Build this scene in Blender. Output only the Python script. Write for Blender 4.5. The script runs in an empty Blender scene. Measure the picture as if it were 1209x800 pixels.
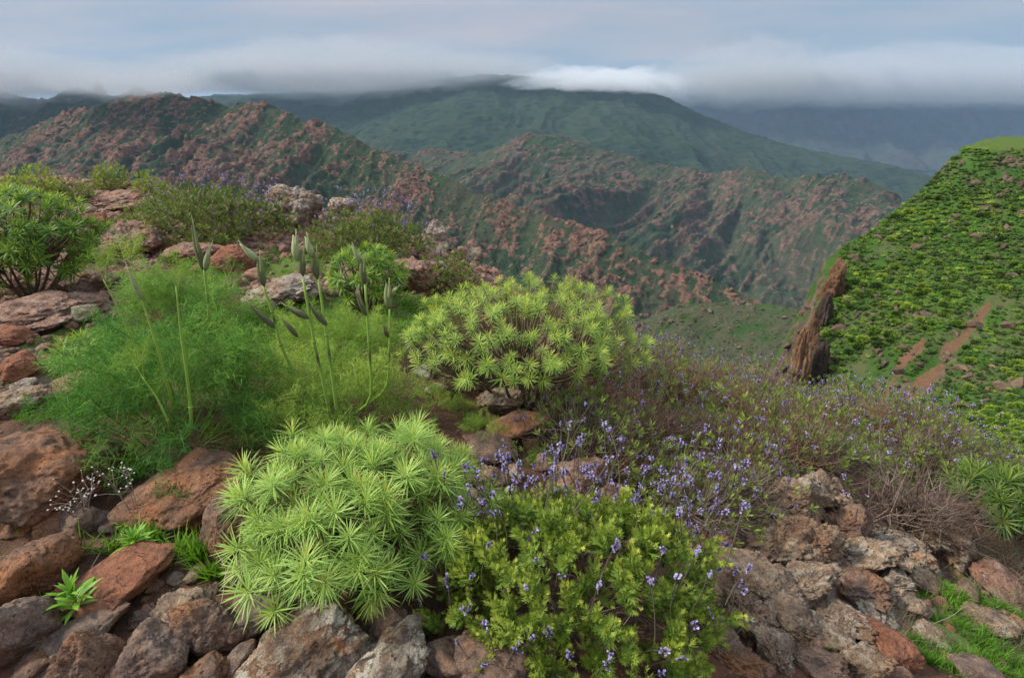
import bpy, bmesh, math, random
import numpy as np
from mathutils import Matrix, Vector

SC = bpy.context.scene
COL = SC.collection
R = math.radians

# ------------------------------------------------------------------ camera
PW, PH, FPX = 1209.0, 800.0, 672.0          # photograph size and focal length in its pixels (20 mm on 36 mm)
PITCH = R(21.0)
CAMZ = 1.5
cam_data = bpy.data.cameras.new('camera')
cam_data.sensor_width = 36.0
cam_data.lens = FPX / PW * 36.0
cam_data.clip_start = 0.05
cam_data.clip_end = 60000.0
cam = bpy.data.objects.new('camera', cam_data)
cam.location = (0, 0, CAMZ)
cam.rotation_euler = (math.pi / 2 - PITCH, 0, 0)
COL.objects.link(cam)
SC.camera = cam

# ------------------------------------------------------------------ render look
SC.view_settings.view_transform = 'Standard'
SC.view_settings.look = 'None'
SC.view_settings.gamma = 1.0
SC.view_settings.use_curve_mapping = False
SC.view_settings.exposure = 1.8
SC.render.engine = 'CYCLES'
cy = SC.cycles
cy.max_bounces = 6
cy.diffuse_bounces = 3
cy.glossy_bounces = 2
cy.transmission_bounces = 4
cy.transparent_max_bounces = 8
cy.volume_bounces = 4
cy.use_denoising = True
cy.denoising_prefilter = 'FAST'
cy.sample_clamp_indirect = 4.0

# ------------------------------------------------------------------ node helper
def nd(nt, typ, ins=None, **props):
    n = nt.nodes.new('ShaderNode' + typ)
    for k, v in props.items():
        setattr(n, k, v)
    for k, v in (ins or {}).items():
        s = n.inputs[k]
        if isinstance(v, bpy.types.NodeSocket):
            nt.links.new(v, s)
        else:
            s.default_value = v
    return n

def ramp(nt, fac, stops, interp='LINEAR'):
    n = nt.nodes.new('ShaderNodeValToRGB')
    cr = n.color_ramp
    cr.interpolation = interp
    while len(cr.elements) < len(stops):
        cr.elements.new(0.5)
    for e, (p, c) in zip(cr.elements, stops):
        e.position = p
        e.color = (c[0], c[1], c[2], 1) if not isinstance(c, (int, float)) else (c, c, c, 1)
    nt.links.new(fac, n.inputs[0])
    return n.outputs[0]

def math_(nt, op, a, b=0.0, c=None, clamp=False):
    n = nt.nodes.new('ShaderNodeMath')
    n.operation = op
    n.use_clamp = clamp
    for i, v in enumerate((a, b) if c is None else (a, b, c)):
        if isinstance(v, bpy.types.NodeSocket):
            nt.links.new(v, n.inputs[i])
        else:
            n.inputs[i].default_value = v
    return n.outputs[0]

def mix_(nt, fac, a, b, mode='MIX'):
    n = nt.nodes.new('ShaderNodeMix')
    n.data_type = 'RGBA'
    n.blend_type = mode
    for s, v in ((n.inputs[0], fac), (n.inputs[6], a), (n.inputs[7], b)):
        if isinstance(v, bpy.types.NodeSocket):
            nt.links.new(v, s)
        elif isinstance(v, (tuple, list)):
            s.default_value = (v[0], v[1], v[2], 1)
        else:
            s.default_value = v
    return n.outputs[2]

# ------------------------------------------------------------------ sky: layered overcast over a Nishita sky
SUN_ELEV, SUN_AZ = R(42), R(-92)        # azimuth measured from +Y towards +X: soft light from the left
wd = bpy.data.worlds.new('World')
SC.world = wd
wd.use_nodes = True
nt = wd.node_tree
nt.nodes.clear()
tc = nd(nt, 'TexCoord')
sep = nd(nt, 'SeparateXYZ', {0: tc.outputs['Generated']})
zc = math_(nt, 'MAXIMUM', sep.outputs[2], 0.0)
den = math_(nt, 'ADD', zc, 0.10)
px = math_(nt, 'DIVIDE', sep.outputs[0], den)
py = math_(nt, 'DIVIDE', sep.outputs[1], den)
pv = nd(nt, 'CombineXYZ', {0: math_(nt, 'MULTIPLY', px, 0.55), 1: py, 2: 0.37})
n1 = nd(nt, 'TexNoise', {'Vector': pv.outputs[0], 'Scale': 0.34, 'Detail': 3.0, 'Roughness': 0.5, 'Distortion': 0.6})
n2 = nd(nt, 'TexNoise', {'Vector': pv.outputs[0], 'Scale': 1.1, 'Detail': 4.0, 'Roughness': 0.5, 'Distortion': 0.3})
tone = math_(nt, 'ADD', math_(nt, 'MULTIPLY', n1.outputs[0], 0.7), math_(nt, 'MULTIPLY', n2.outputs[0], 0.3))
cloud = ramp(nt, tone, [(0.38, (0.86, 1.24, 1.66)), (0.46, (1.16, 1.45, 1.80)), (0.53, (1.66, 1.66, 1.86)), (0.60, (2.15, 1.90, 1.90))])
# a standard overcast sky is about three times brighter overhead than at the horizon
cie = math_(nt, 'ADD', math_(nt, 'MULTIPLY', zc, 2.75), 0.50)
# the deck thins into pale mist low over the mountains
low = nd(nt, 'MapRange', {'Value': sep.outputs[2], 'From Min': 0.02, 'From Max': 0.17, 'To Min': 0.27, 'To Max': 0.0}, interpolation_type='SMOOTHSTEP')
cie = math_(nt, 'ADD', cie, low.outputs[0])
cloud = mix_(nt, 1.0, cloud, nd(nt, 'CombineXYZ', {0: cie, 1: cie, 2: cie}).outputs[0], 'MULTIPLY')
sky = nd(nt, 'TexSky', sky_type='NISHITA', sun_disc=False, sun_elevation=SUN_ELEV, sun_rotation=SUN_AZ)
blend = mix_(nt, 0.93, sky.outputs[0], cloud)
bg = nd(nt, 'Background', {'Color': blend, 'Strength': 0.079})
out = nd(nt, 'OutputWorld', {'Surface': bg.outputs[0]})

sun_d = bpy.data.lights.new('sun', 'SUN')
sun_d.energy = 1.5
sun_d.angle = R(10)
sun_d.color = (1.0, 0.95, 0.86)
sun = bpy.data.objects.new('sun', sun_d)
sd = Vector((math.sin(SUN_AZ) * math.cos(SUN_ELEV), math.cos(SUN_AZ) * math.cos(SUN_ELEV), math.sin(SUN_ELEV)))
sun.rotation_euler = sd.to_track_quat('Z', 'Y').to_euler()
sun.location = (0, 0, 30)
COL.objects.link(sun)

# ------------------------------------------------------------------ numeric helpers
def ray(u, v):
    u = np.asarray(u, float); v = np.asarray(v, float)
    x = (u - PW / 2) / FPX
    yu = (PH / 2 - v) / FPX
    return np.stack([x, math.cos(PITCH) + yu * math.sin(PITCH), -math.sin(PITCH) + yu * math.cos(PITCH)], -1)

def at(u, v, Y):
    """the point seen at pixel (u, v) that lies Y metres in front (along +Y)"""
    d = ray(u, v)
    p = d * (np.asarray(Y, float) / d[..., 1])[..., None]
    p[..., 2] += CAMZ
    return p

def _h(ix, iy, iz, s):
    with np.errstate(over='ignore'):
        h = (ix.astype(np.uint32) * np.uint32(374761393) + iy.astype(np.uint32) * np.uint32(668265263)
             + iz.astype(np.uint32) * np.uint32(2246822519) + np.uint32((s * 3266489917) & 0xffffffff))
        h = (h ^ (h >> np.uint32(13))) * np.uint32(1274126177)
        h = (h ^ (h >> np.uint32(16))) * np.uint32(2654435761)
        h = h ^ (h >> np.uint32(15))
    return h.astype(np.float64) / 2147483647.5 - 1.0

def vnoise(p, s=0):
    p = np.asarray(p, float)
    if p.shape[-1] == 2:
        p = np.concatenate([p, np.full(p.shape[:-1] + (1,), 0.5)], -1)
    i = np.floor(p).astype(np.int64)
    f = p - i
    w = f * f * f * (f * (f * 6 - 15) + 10)
    i = i.astype(np.int32)
    x0, y0, z0 = i[..., 0], i[..., 1], i[..., 2]
    r = 0
    for dx in (0, 1):
        wx = w[..., 0] if dx else 1 - w[..., 0]
        for dy in (0, 1):
            wy = w[..., 1] if dy else 1 - w[..., 1]
            for dz in (0, 1):
                wz = w[..., 2] if dz else 1 - w[..., 2]
                r = r + wx * wy * wz * _h(x0 + dx, y0 + dy, z0 + dz, s)
    return r

def fbm(p, octs=4, s=0, gain=0.5, lac=2.03):
    p = np.asarray(p, float)
    a, r, t = 1.0, 0, 0
    for k in range(octs):
        r = r + a * vnoise(p * lac ** k + 17.3 * k, s + k)
        t += a
        a *= gain
    return r / t * 1.6

def ridged(p, octs=4, s=0, gain=0.5, lac=2.03):
    p = np.asarray(p, float)
    a, r, t = 1.0, 0, 0
    for k in range(octs):
        r = r + a * (1 - np.abs(vnoise(p * lac ** k + 11.7 * k, s + k)) * 1.6)
        t += a
        a *= gain
    return r / t

def sstep(a, b, x):
    t = np.clip((np.asarray(x, float) - a) / (b - a), 0, 1)
    return t * t * (3 - 2 * t)

class TPS:
    def __init__(self, pts, lam=0.0):
        pts = np.asarray(pts, float)
        self.c = pts[:, :2].mean(0)
        self.s = pts[:, :2].std()
        self.x = (pts[:, :2] - self.c) / self.s
        n = len(pts)
        K = self.k(self.x, self.x) + lam * np.eye(n)
        P = np.concatenate([np.ones((n, 1)), self.x], 1)
        A = np.block([[K, P], [P.T, np.zeros((3, 3))]])
        self.w = np.linalg.solve(A, np.concatenate([pts[:, 2], np.zeros(3)]))
    @staticmethod
    def k(a, b):
        d2 = ((a[:, None] - b[None]) ** 2).sum(-1)
        return 0.5 * d2 * np.log(d2 + 1e-12)
    def __call__(self, x, y):
        x = np.asarray(x, float); sh = x.shape
        q = (np.stack([x.ravel(), np.asarray(y, float).ravel()], 1) - self.c) / self.s
        o = np.empty(len(q))
        for i in range(0, len(q), 20000):
            c = q[i:i + 20000]
            o[i:i + 20000] = self.k(c, self.x) @ self.w[:-3] + self.w[-3] + c @ self.w[-2:]
        return o.reshape(sh)

# ------------------------------------------------------------------ mesh helpers
def mesh_np(name, V, F, mat, attr=None, smooth=True):
    V = np.ascontiguousarray(V, np.float32)
    F = np.ascontiguousarray(F, np.int32)
    me = bpy.data.meshes.new(name)
    me.vertices.add(len(V))
    me.vertices.foreach_set('co', V.ravel())
    nf, k = F.shape
    me.loops.add(nf * k)
    me.loops.foreach_set('vertex_index', F.ravel())
    me.polygons.add(nf)
    me.polygons.foreach_set('loop_start', np.arange(0, nf * k, k, dtype=np.int32))
    me.polygons.foreach_set('use_smooth', np.full(nf, smooth, bool))
    for an, av in (attr or {}).items():
        at_ = me.attributes.new(an, 'FLOAT', 'POINT')
        at_.data.foreach_set('value', np.ascontiguousarray(av, np.float32))
    me.update(calc_edges=True)
    me.validate()
    if mat is not None:
        me.materials.append(mat)
    return me

def link(name, data, parent=None, loc=None, rot=None, scale=None, M=None):
    o = bpy.data.objects.new(name, data)
    COL.objects.link(o)
    if parent is not None:
        o.parent = parent
    if M is not None:
        o.matrix_local = M
    else:
        if loc is not None:
            o.location = loc
        if rot is not None:
            o.rotation_euler = rot
        if scale is not None:
            o.scale = (scale,) * 3 if isinstance(scale, (int, float)) else scale
    return o

def tag(o, label=None, cat=None, group=None, kind=None):
    if label: o['label'] = label
    if cat: o['category'] = cat
    if group: o['group'] = group
    if kind: o['kind'] = kind
    return o

def empty(name, loc, label, cat, group=None, rz=0.0, scale=1.0):
    o = bpy.data.objects.new(name, None)
    o.empty_display_size = 0.1
    COL.objects.link(o)
    o.location = loc
    o.rotation_euler = (0, 0, rz)
    o.scale = (scale,) * 3
    return tag(o, label, cat, group)

def copy_tree(o, parent=None):
    c = o.copy()
    COL.objects.link(c)
    c.parent = parent
    for ch in list(o.children):
        copy_tree(ch, c)
    return c

def grid_faces(nx, ny):
    i = np.arange(nx - 1)[:, None] * ny + np.arange(ny - 1)[None]
    return np.stack([i, i + ny, i + ny + 1, i + 1], -1).reshape(-1, 4)

def frames(d, roll=None):
    """rotation matrices whose local Z follows d"""
    d = np.asarray(d, float)
    d = d / np.linalg.norm(d, axis=-1, keepdims=True)
    up = np.where(np.abs(d[:, 2:3]) > 0.95, np.array([[1.0, 0, 0]]), np.array([[0, 0, 1.0]]))
    x = np.cross(up, d); x /= np.linalg.norm(x, axis=-1, keepdims=True)
    y = np.cross(d, x)
    if roll is not None:
        c, s = np.cos(roll)[:, None], np.sin(roll)[:, None]
        x, y = c * x + s * y, -s * x + c * y
    return np.stack([x, y, d], -1)

class Bag:
    """collects triangles"""
    def __init__(self):
        self.V, self.F, self.A, self.n = [], [], [], 0
    def add(self, V, F, A=0.5):
        V = np.asarray(V, float)
        self.V.append(V)
        self.F.append(np.asarray(F) + self.n)
        self.A.append(np.broadcast_to(np.asarray(A, float), (len(V),)))
        self.n += len(V)
    def inst(self, T, pos, Rm, sc, dA=None):
        V, F, A = T
        pos = np.asarray(pos, float); m = len(pos)
        sc = np.broadcast_to(np.asarray(sc, float), (m,))
        W = np.einsum('nij,kj->nki', Rm, V) * sc[:, None, None] + pos[:, None]
        FF = F[None] + (np.arange(m) * len(V))[:, None, None]
        AA = np.broadcast_to(A[None], (m, len(V)))
        if dA is not None:
            AA = AA + np.asarray(dA)[:, None]
        self.add(W.reshape(-1, 3), FF.reshape(-1, F.shape[1]), AA.reshape(-1))
    def arrays(self):
        return np.concatenate(self.V), np.concatenate(self.F), np.concatenate(self.A)
    def mesh(self, name, mat, smooth=True):
        V, F, A = self.arrays()
        return mesh_np(name, V, F, mat, {'v': A}, smooth)

def tube(P, rad, sides=5, cap=True):
    """tapered tube along points P -> triangles"""
    P = np.asarray(P, float); n = len(P)
    rad = np.broadcast_to(np.asarray(rad, float), (n,))
    t = np.gradient(P, axis=0)
    Fm = frames(t)
    # keep frames from flipping
    for i in range(1, n):
        x = Fm[i - 1][:, 0] - Fm[i][:, 2] * np.dot(Fm[i - 1][:, 0], Fm[i][:, 2])
        x /= np.linalg.norm(x) + 1e-9
        Fm[i][:, 0] = x
        Fm[i][:, 1] = np.cross(Fm[i][:, 2], x)
    a = np.arange(sides) / sides * 2 * math.pi
    ring = np.stack([np.cos(a), np.sin(a), 0 * a], -1)
    V = np.einsum('nij,kj->nki', Fm, ring) * rad[:, None, None] + P[:, None]
    V = V.reshape(-1, 3)
    i = np.arange(n - 1)[:, None] * sides; j = np.arange(sides)[None]; k = (j + 1) % sides
    a_, b_, c_, d_ = i + j, i + k, i + sides + k, i + sides + j
    F = np.concatenate([np.stack([a_, b_, c_], -1).reshape(-1, 3), np.stack([a_, c_, d_], -1).reshape(-1, 3)])
    if cap:
        V = np.concatenate([V, P[:1], P[-1:]])
        m = n * sides
        jj = np.arange(sides); kk = (jj + 1) % sides
        F = np.concatenate([F, np.stack([kk, jj, np.full(sides, m)], -1),
                            np.stack([(n - 1) * sides + jj, (n - 1) * sides + kk, np.full(sides, m + 1)], -1)])
    return V, F

def bez(a, b, c, n=6):
    t = np.linspace(0, 1, n)[:, None]
    a, b, c = (np.asarray(q, float) for q in (a, b, c))
    return (1 - t) ** 2 * a + 2 * t * (1 - t) * b + t ** 2 * c

_ico = {}
def ico(s):
    if s not in _ico:
        bm = bmesh.new()
        bmesh.ops.create_icosphere(bm, subdivisions=s, radius=1.0)
        bm.verts.ensure_lookup_table()
        V = np.array([v.co[:] for v in bm.verts]); F = np.array([[v.index for v in f.verts] for f in bm.faces])
        bm.free()
        _ico[s] = (V, F)
    return _ico[s]

RNG = np.random.default_rng(20)
# ------------------------------------------------------------------ materials
def new_mat(name):
    m = bpy.data.materials.new(name)
    m.use_nodes = True
    m.node_tree.nodes.clear()
    return m, m.node_tree

def finish(nt, col, rough=0.9, bump=None, bump_d=0.02, bump_s=1.0, spec=0.25):
    ins = {'Base Color': col, 'Roughness': rough, 'Specular IOR Level': spec}
    if bump is not None:
        b = nd(nt, 'Bump', {'Height': bump, 'Strength': bump_s, 'Distance': bump_d})
        ins['Normal'] = b.outputs[0]
    p = nd(nt, 'BsdfPrincipled', ins)
    nd(nt, 'OutputMaterial', {'Surface': p.outputs[0]})

def mat_rock(name, base, dark, stain, lichen, lich_amt=0.5, scale=1.0, stain_amt=0.5, spot=0.0, spotc=(0.7, 0.25, 0.03), bump=.05):
    """weathered basalt: two rock tones, rusty stains, pale crust lichen and dark pits"""
    m, nt = new_mat(name)
    base, stain, lichen = (tuple(q * f for q in c_) for c_, f in ((base, 2.1), (stain, 1.75), (lichen, 1.3)))
    base = (base[0], base[1] * .95, base[2] * .84)
    dark = tuple(q * 1.5 for q in dark)
    tc = nd(nt, 'TexCoord')
    oi = nd(nt, 'ObjectInfo')
    off = nd(nt, 'VectorMath', {0: tc.outputs['Object'], 1: nd(nt, 'CombineXYZ', {0: math_(nt, 'MULTIPLY', oi.outputs['Random'], 37.0), 1: math_(nt, 'MULTIPLY', oi.outputs['Random'], 11.0), 2: 3.1}).outputs[0]}, operation='ADD')
    P = off.outputs[0]
    def noise(s, d=6.0, r=0.6, dist=0.0):
        return nd(nt, 'TexNoise', {'Vector': P, 'Scale': s * scale, 'Detail': d, 'Roughness': r, 'Distortion': dist}).outputs[0]
    big, mid, fine, grit = noise(5, 5, .55, .4), noise(17, 8, .65), noise(60, 8, .7), noise(230, 4, .7)
    c = mix_(nt, ramp(nt, mid, [(.36, 0.0), (.62, 1.0)]), dark, base)
    c = mix_(nt, math_(nt, 'MULTIPLY', ramp(nt, big, [(.50 - .1 * stain_amt, 0.0), (.66, 1.0)]), 0.85), c, stain)
    c = mix_(nt, ramp(nt, fine, [(.30, .55), (.70, 0.0)]), c, (dark[0] * .5, dark[1] * .5, dark[2] * .5))
    lm = math_(nt, 'MULTIPLY', ramp(nt, noise(26, 9, .72, .6), [(.60 - .14 * lich_amt, 0.0), (.66 - .12 * lich_amt, 1.0)]), ramp(nt, noise(7, 4, .6), [(.38, 0.0), (.62, 1.0)]))
    c = mix_(nt, math_(nt, 'MULTIPLY', lm, min(1.0, .35 + lich_amt * .7)), c, mix_(nt, fine, (lichen[0] * .6, lichen[1] * .58, lichen[2] * .52), lichen))
    vo = nd(nt, 'TexVoronoi', {'Vector': P, 'Scale': 38 * scale, 'Randomness': 1.0})
    pit = math_(nt, 'MULTIPLY', ramp(nt, vo.outputs['Distance'], [(.12, 1.0), (.26, 0.0)]), ramp(nt, mid, [(.45, 0.0), (.6, 1.0)]))
    c = mix_(nt, math_(nt, 'MULTIPLY', pit, .7), c, (.02, .014, .011))
    wv = nd(nt, 'VectorMath', {0: P, 1: nd(nt, 'TexNoise', {'Vector': P, 'Scale': 4.0 * scale, 'Detail': 4.0, 'Roughness': .6}).outputs['Color']}, operation='ADD')
    ve = nd(nt, 'TexVoronoi', {'Vector': wv.outputs[0], 'Scale': 4.2 * scale, 'Randomness': 1.0}, feature='DISTANCE_TO_EDGE')
    crack = math_(nt, 'MULTIPLY', ramp(nt, ve.outputs['Distance'], [(.0, 1.0), (.016, 0.0)]), ramp(nt, big, [(.50, 0.0), (.62, 1.0)]))
    c = mix_(nt, math_(nt, 'MULTIPLY', crack, .4), c, (.022, .015, .012))
    if spot:
        c = mix_(nt, math_(nt, 'MULTIPLY', ramp(nt, noise(13, 6, .6), [(.60, 0.0), (.66, 1.0)]), spot), c, spotc)
    c = mix_(nt, .75, c, mix_(nt, 1.0, c, ramp(nt, grit, [(.3, .35), (.7, 1.7)]), 'MULTIPLY'))
    h = math_(nt, 'ADD', math_(nt, 'MULTIPLY', mid, .55), math_(nt, 'MULTIPLY', fine, .35))
    h = math_(nt, 'ADD', h, math_(nt, 'MULTIPLY', grit, .12))
    h = math_(nt, 'SUBTRACT', h, math_(nt, 'MULTIPLY', pit, .25))
    h = math_(nt, 'SUBTRACT', h, math_(nt, 'MULTIPLY', crack, .5))
    finish(nt, c, .92, h, bump / scale, 1.0)
    return m

ROCK = {
    'brown': mat_rock('rock_brown', (.135, .088, .066), (.060, .040, .032), (.20, .088, .036), (.27, .23, .185), .18, bump=.032),
    'rust': mat_rock('rock_rust', (.145, .088, .062), (.065, .040, .030), (.25, .098, .036), (.30, .24, .18), .10, stain_amt=.95, bump=.028),
    'grey': mat_rock('rock_grey', (.142, .100, .080), (.070, .050, .042), (.155, .080, .044), (.26, .22, .17), .15, stain_amt=.1, bump=.026),
    'lichen': mat_rock('rock_lichen', (.110, .074, .052), (.045, .034, .028), (.17, .085, .040), (.50, .44, .34), 1.1, spot=.7, spotc=(.36, .13, .035)),
    'tan': mat_rock('rock_tan', (.24, .168, .115), (.080, .054, .040), (.20, .108, .060), (.47, .41, .32), .75, scale=.9, stain_amt=.35),
    'pink': mat_rock('rock_pink', (.26, .155, .115), (.100, .058, .044), (.24, .11, .065), (.42, .35, .29), .60, scale=.8, stain_amt=.5),
    'crust': mat_rock('rock_crust', (.25, .19, .14), (.07, .052, .042), (.22, .125, .07), (.48, .44, .37), 1.0, scale=.8, spot=.35),
    'red': mat_rock('rock_red', (.21, .095, .058), (.10, .045, .030), (.26, .10, .05), (.30, .23, .18), .08, stain_amt=.8),
}

def mat_leaf(name, stops, rough=.5, trans=.3, hue=.12, spec=.35):
    """leaf: colour by the leaf's own age attribute v, jittered per object; some light passes through"""
    m, nt = new_mat(name)
    a = nd(nt, 'Attribute', attribute_name='v')
    oi = nd(nt, 'ObjectInfo')
    f = math_(nt, 'ADD', a.outputs['Fac'], math_(nt, 'MULTIPLY', math_(nt, 'SUBTRACT', oi.outputs['Random'], .5), hue))
    c = ramp(nt, f, stops)
    p = nd(nt, 'BsdfPrincipled', {'Base Color': c, 'Roughness': rough, 'Specular IOR Level': spec})
    t = nd(nt, 'BsdfTranslucent', {'Color': mix_(nt, 1.0, c, (1.25, 1.2, .65), 'MULTIPLY')})
    mx = nd(nt, 'MixShader', {0: trans, 1: p.outputs[0], 2: t.outputs[0]})
    nd(nt, 'OutputMaterial', {'Surface': mx.outputs[0]})
    return m

LEAF = {
    'eu_front': mat_leaf('leaf_pale_green', [(0, (0.076, 0.162, 0.025)), (.35, (0.193, 0.334, 0.056)), (.7, (0.365, 0.512, 0.104)), (.93, (0.507, 0.609, 0.153)), (.985, (0.427, 0.280, 0.045))]),
    'eu_mid': mat_leaf('leaf_yellow_green', [(0, (0.068, 0.137, 0.024)), (.35, (0.196, 0.318, 0.051)), (.7, (0.352, 0.476, 0.081)), (.93, (0.497, 0.561, 0.103)), (.985, (0.465, 0.233, 0.039))]),
    'eu_dark': mat_leaf('leaf_deep_green', [(0, (0.038, 0.104, 0.014)), (.4, (0.095, 0.202, 0.026)), (.75, (0.209, 0.338, 0.040)), (1, (0.392, 0.481, 0.066))]),
    'eu_blue': mat_leaf('leaf_glossy_green', [(0, (0.027, 0.071, 0.011)), (.5, (0.068, 0.142, 0.019)), (1, (0.195, 0.263, 0.032))]),
    'fennel': mat_leaf('leaf_fennel', [(0, (0.068, 0.182, 0.046)), (.5, (0.149, 0.305, 0.066)), (1, (0.351, 0.507, 0.114))], rough=.7, trans=.35, hue=.7, spec=.1),
    'fennel_dark': mat_leaf('leaf_fennel_dark', [(0, (0.045, 0.150, 0.035)), (.5, (0.106, 0.256, 0.051)), (1, (0.250, 0.419, 0.083))], rough=.7, trans=.35, hue=.7, spec=.1),
    'fennel_pale': mat_leaf('leaf_fennel_pale', [(0, (0.121, 0.236, 0.040)), (.5, (0.241, 0.380, 0.064)), (1, (0.414, 0.517, 0.110))], rough=.7, trans=.35, hue=.7, spec=.1),
    'stalk': mat_leaf('stalk_green', [(0, (.075, .035, .035)), (.25, (.13, .20, .040)), (.6, (.22, .36, .05)), (1, (.34, .44, .085))], trans=.1),
    'sheath': mat_leaf('bud_sheath_skin', [(0, (.085, .062, .050)), (.3, (.15, .15, .070)), (.6, (.29, .33, .145)), (1, (.52, .54, .28))], trans=.2),
    'lav': mat_leaf('leaf_lavender', [(0, (0.066, 0.132, 0.022)), (.4, (0.156, 0.247, 0.035)), (.75, (0.312, 0.380, 0.050)), (1, (0.504, 0.529, 0.088))], hue=.25),
    'lav_mid': mat_leaf('leaf_slope_shrub', [(0, (0.061, 0.093, 0.023)), (.4, (0.142, 0.187, 0.038)), (.8, (0.246, 0.309, 0.053)), (1, (0.369, 0.407, 0.082))], hue=.35),
    'shrub': mat_leaf('leaf_small_shrub', [(0, (.040, .062, .012)), (.4, (.085, .130, .020)), (.75, (.18, .235, .034)), (1, (.30, .34, .06))], hue=.3),
    'lime': mat_leaf('leaf_lime_shrub', [(0, (.085, .145, .016)), (.45, (.17, .25, .028)), (1, (.33, .38, .055))], hue=.2),
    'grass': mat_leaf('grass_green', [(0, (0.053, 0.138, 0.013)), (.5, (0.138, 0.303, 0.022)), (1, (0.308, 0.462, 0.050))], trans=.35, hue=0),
    'drygrass': mat_leaf('grass_dry', [(0, (.125, .098, .064)), (.5, (.24, .20, .135)), (1, (.40, .35, .25))], hue=0),
    'herb': mat_leaf('leaf_herb', [(0, (.075, .20, .018)), (.5, (.16, .34, .028)), (1, (.32, .50, .060))]),
    'petal': mat_leaf('petal_violet', [(0, (.15, .11, .32)), (.5, (.33, .26, .60)), (1, (.62, .55, .85))], trans=.3, hue=.3),
    'spike': mat_leaf('flower_spike', [(0, (.055, .040, .050)), (.5, (.11, .080, .070)), (1, (.19, .19, .075))], trans=.05, hue=.1),
    'bush_far': mat_leaf('leaf_hillside_bush', [(0, (.038, .058, .015)), (.25, (.050, .100, .016)), (.5, (.120, .205, .024)), (.75, (.22, .31, .036)), (1, (.34, .41, .065))], rough=.7, trans=.15, hue=.75, spec=.1),
    'twig': mat_leaf('twig_bark', [(0, (0.061, 0.042, 0.033)), (.5, (0.189, 0.130, 0.098)), (1, (0.392, 0.305, 0.247))], rough=.9, trans=0.0, hue=.1, spec=.1),
    'bark': mat_leaf('branch_bark', [(0, (.050, .036, .026)), (.5, (.13, .092, .060)), (1, (.20, .165, .085))], rough=.9, trans=0.0, hue=.1, spec=.1),
    'redtwig': mat_leaf('twig_reddish', [(0, (0.070, 0.042, 0.031)), (.5, (0.217, 0.119, 0.077)), (1, (0.392, 0.245, 0.168))], rough=.9, trans=0.0, hue=.1, spec=.1),
    'seed': mat_leaf('seed_head_white', [(0, (.45, .40, .36)), (1, (.72, .68, .64))], rough=.9, trans=.1),
    'yellow': mat_leaf('petal_yellow', [(0, (.55, .36, .02)), (1, (.75, .55, .04))], trans=.2),
}

def mat_ground():
    m, nt = new_mat('soil_and_rock')
    tc = nd(nt, 'TexCoord'); P = tc.outputs['Object']
    rk = nd(nt, 'Attribute', attribute_name='rock').outputs['Fac']
    gr = nd(nt, 'Attribute', attribute_name='green').outputs['Fac']
    def noise(s, d=6.0, r=.6, dist=0.0):
        return nd(nt, 'TexNoise', {'Vector': P, 'Scale': s, 'Detail': d, 'Roughness': r, 'Distortion': dist}).outputs[0]
    a, b, c_, g = noise(1.6, 5), noise(9, 8, .65), noise(45, 8, .7), noise(160, 4, .7)
    soil = mix_(nt, ramp(nt, b, [(.35, 0.0), (.65, 1.0)]), (.085, .045, .030), (.155, .078, .048))
    soil = mix_(nt, ramp(nt, a, [(.5, 0.0), (.68, .8)]), soil, (.215, .085, .047))
    rock = mix_(nt, ramp(nt, b, [(.38, 0.0), (.62, 1.0)]), (.110, .064, .048), (.265, .165, .125))
    rock = mix_(nt, ramp(nt, c_, [(.55, 0.0), (.66, .75)]), rock, (.40, .335, .275))
    c = mix_(nt, ramp(nt, math_(nt, 'ADD', rk, math_(nt, 'MULTIPLY', math_(nt, 'SUBTRACT', b, .5), .9)), [(.35, 0.0), (.6, 1.0)]), soil, rock)
    moss = mix_(nt, c_, (.055, .105, .014), (.14, .215, .032))
    c = mix_(nt, ramp(nt, math_(nt, 'ADD', gr, math_(nt, 'MULTIPLY', math_(nt, 'SUBTRACT', c_, .5), 1.2)), [(.4, 0.0), (.62, .85)]), c, moss)
    c = mix_(nt, .6, c, mix_(nt, 1.0, c, ramp(nt, g, [(.3, .4), (.7, 1.55)]), 'MULTIPLY'))
    h = math_(nt, 'ADD', math_(nt, 'MULTIPLY', b, .5), math_(nt, 'MULTIPLY', c_, .4))
    h = math_(nt, 'ADD', h, math_(nt, 'MULTIPLY', g, .15))
    finish(nt, c, .95, h, .045, 1.0)
    return m

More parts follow.
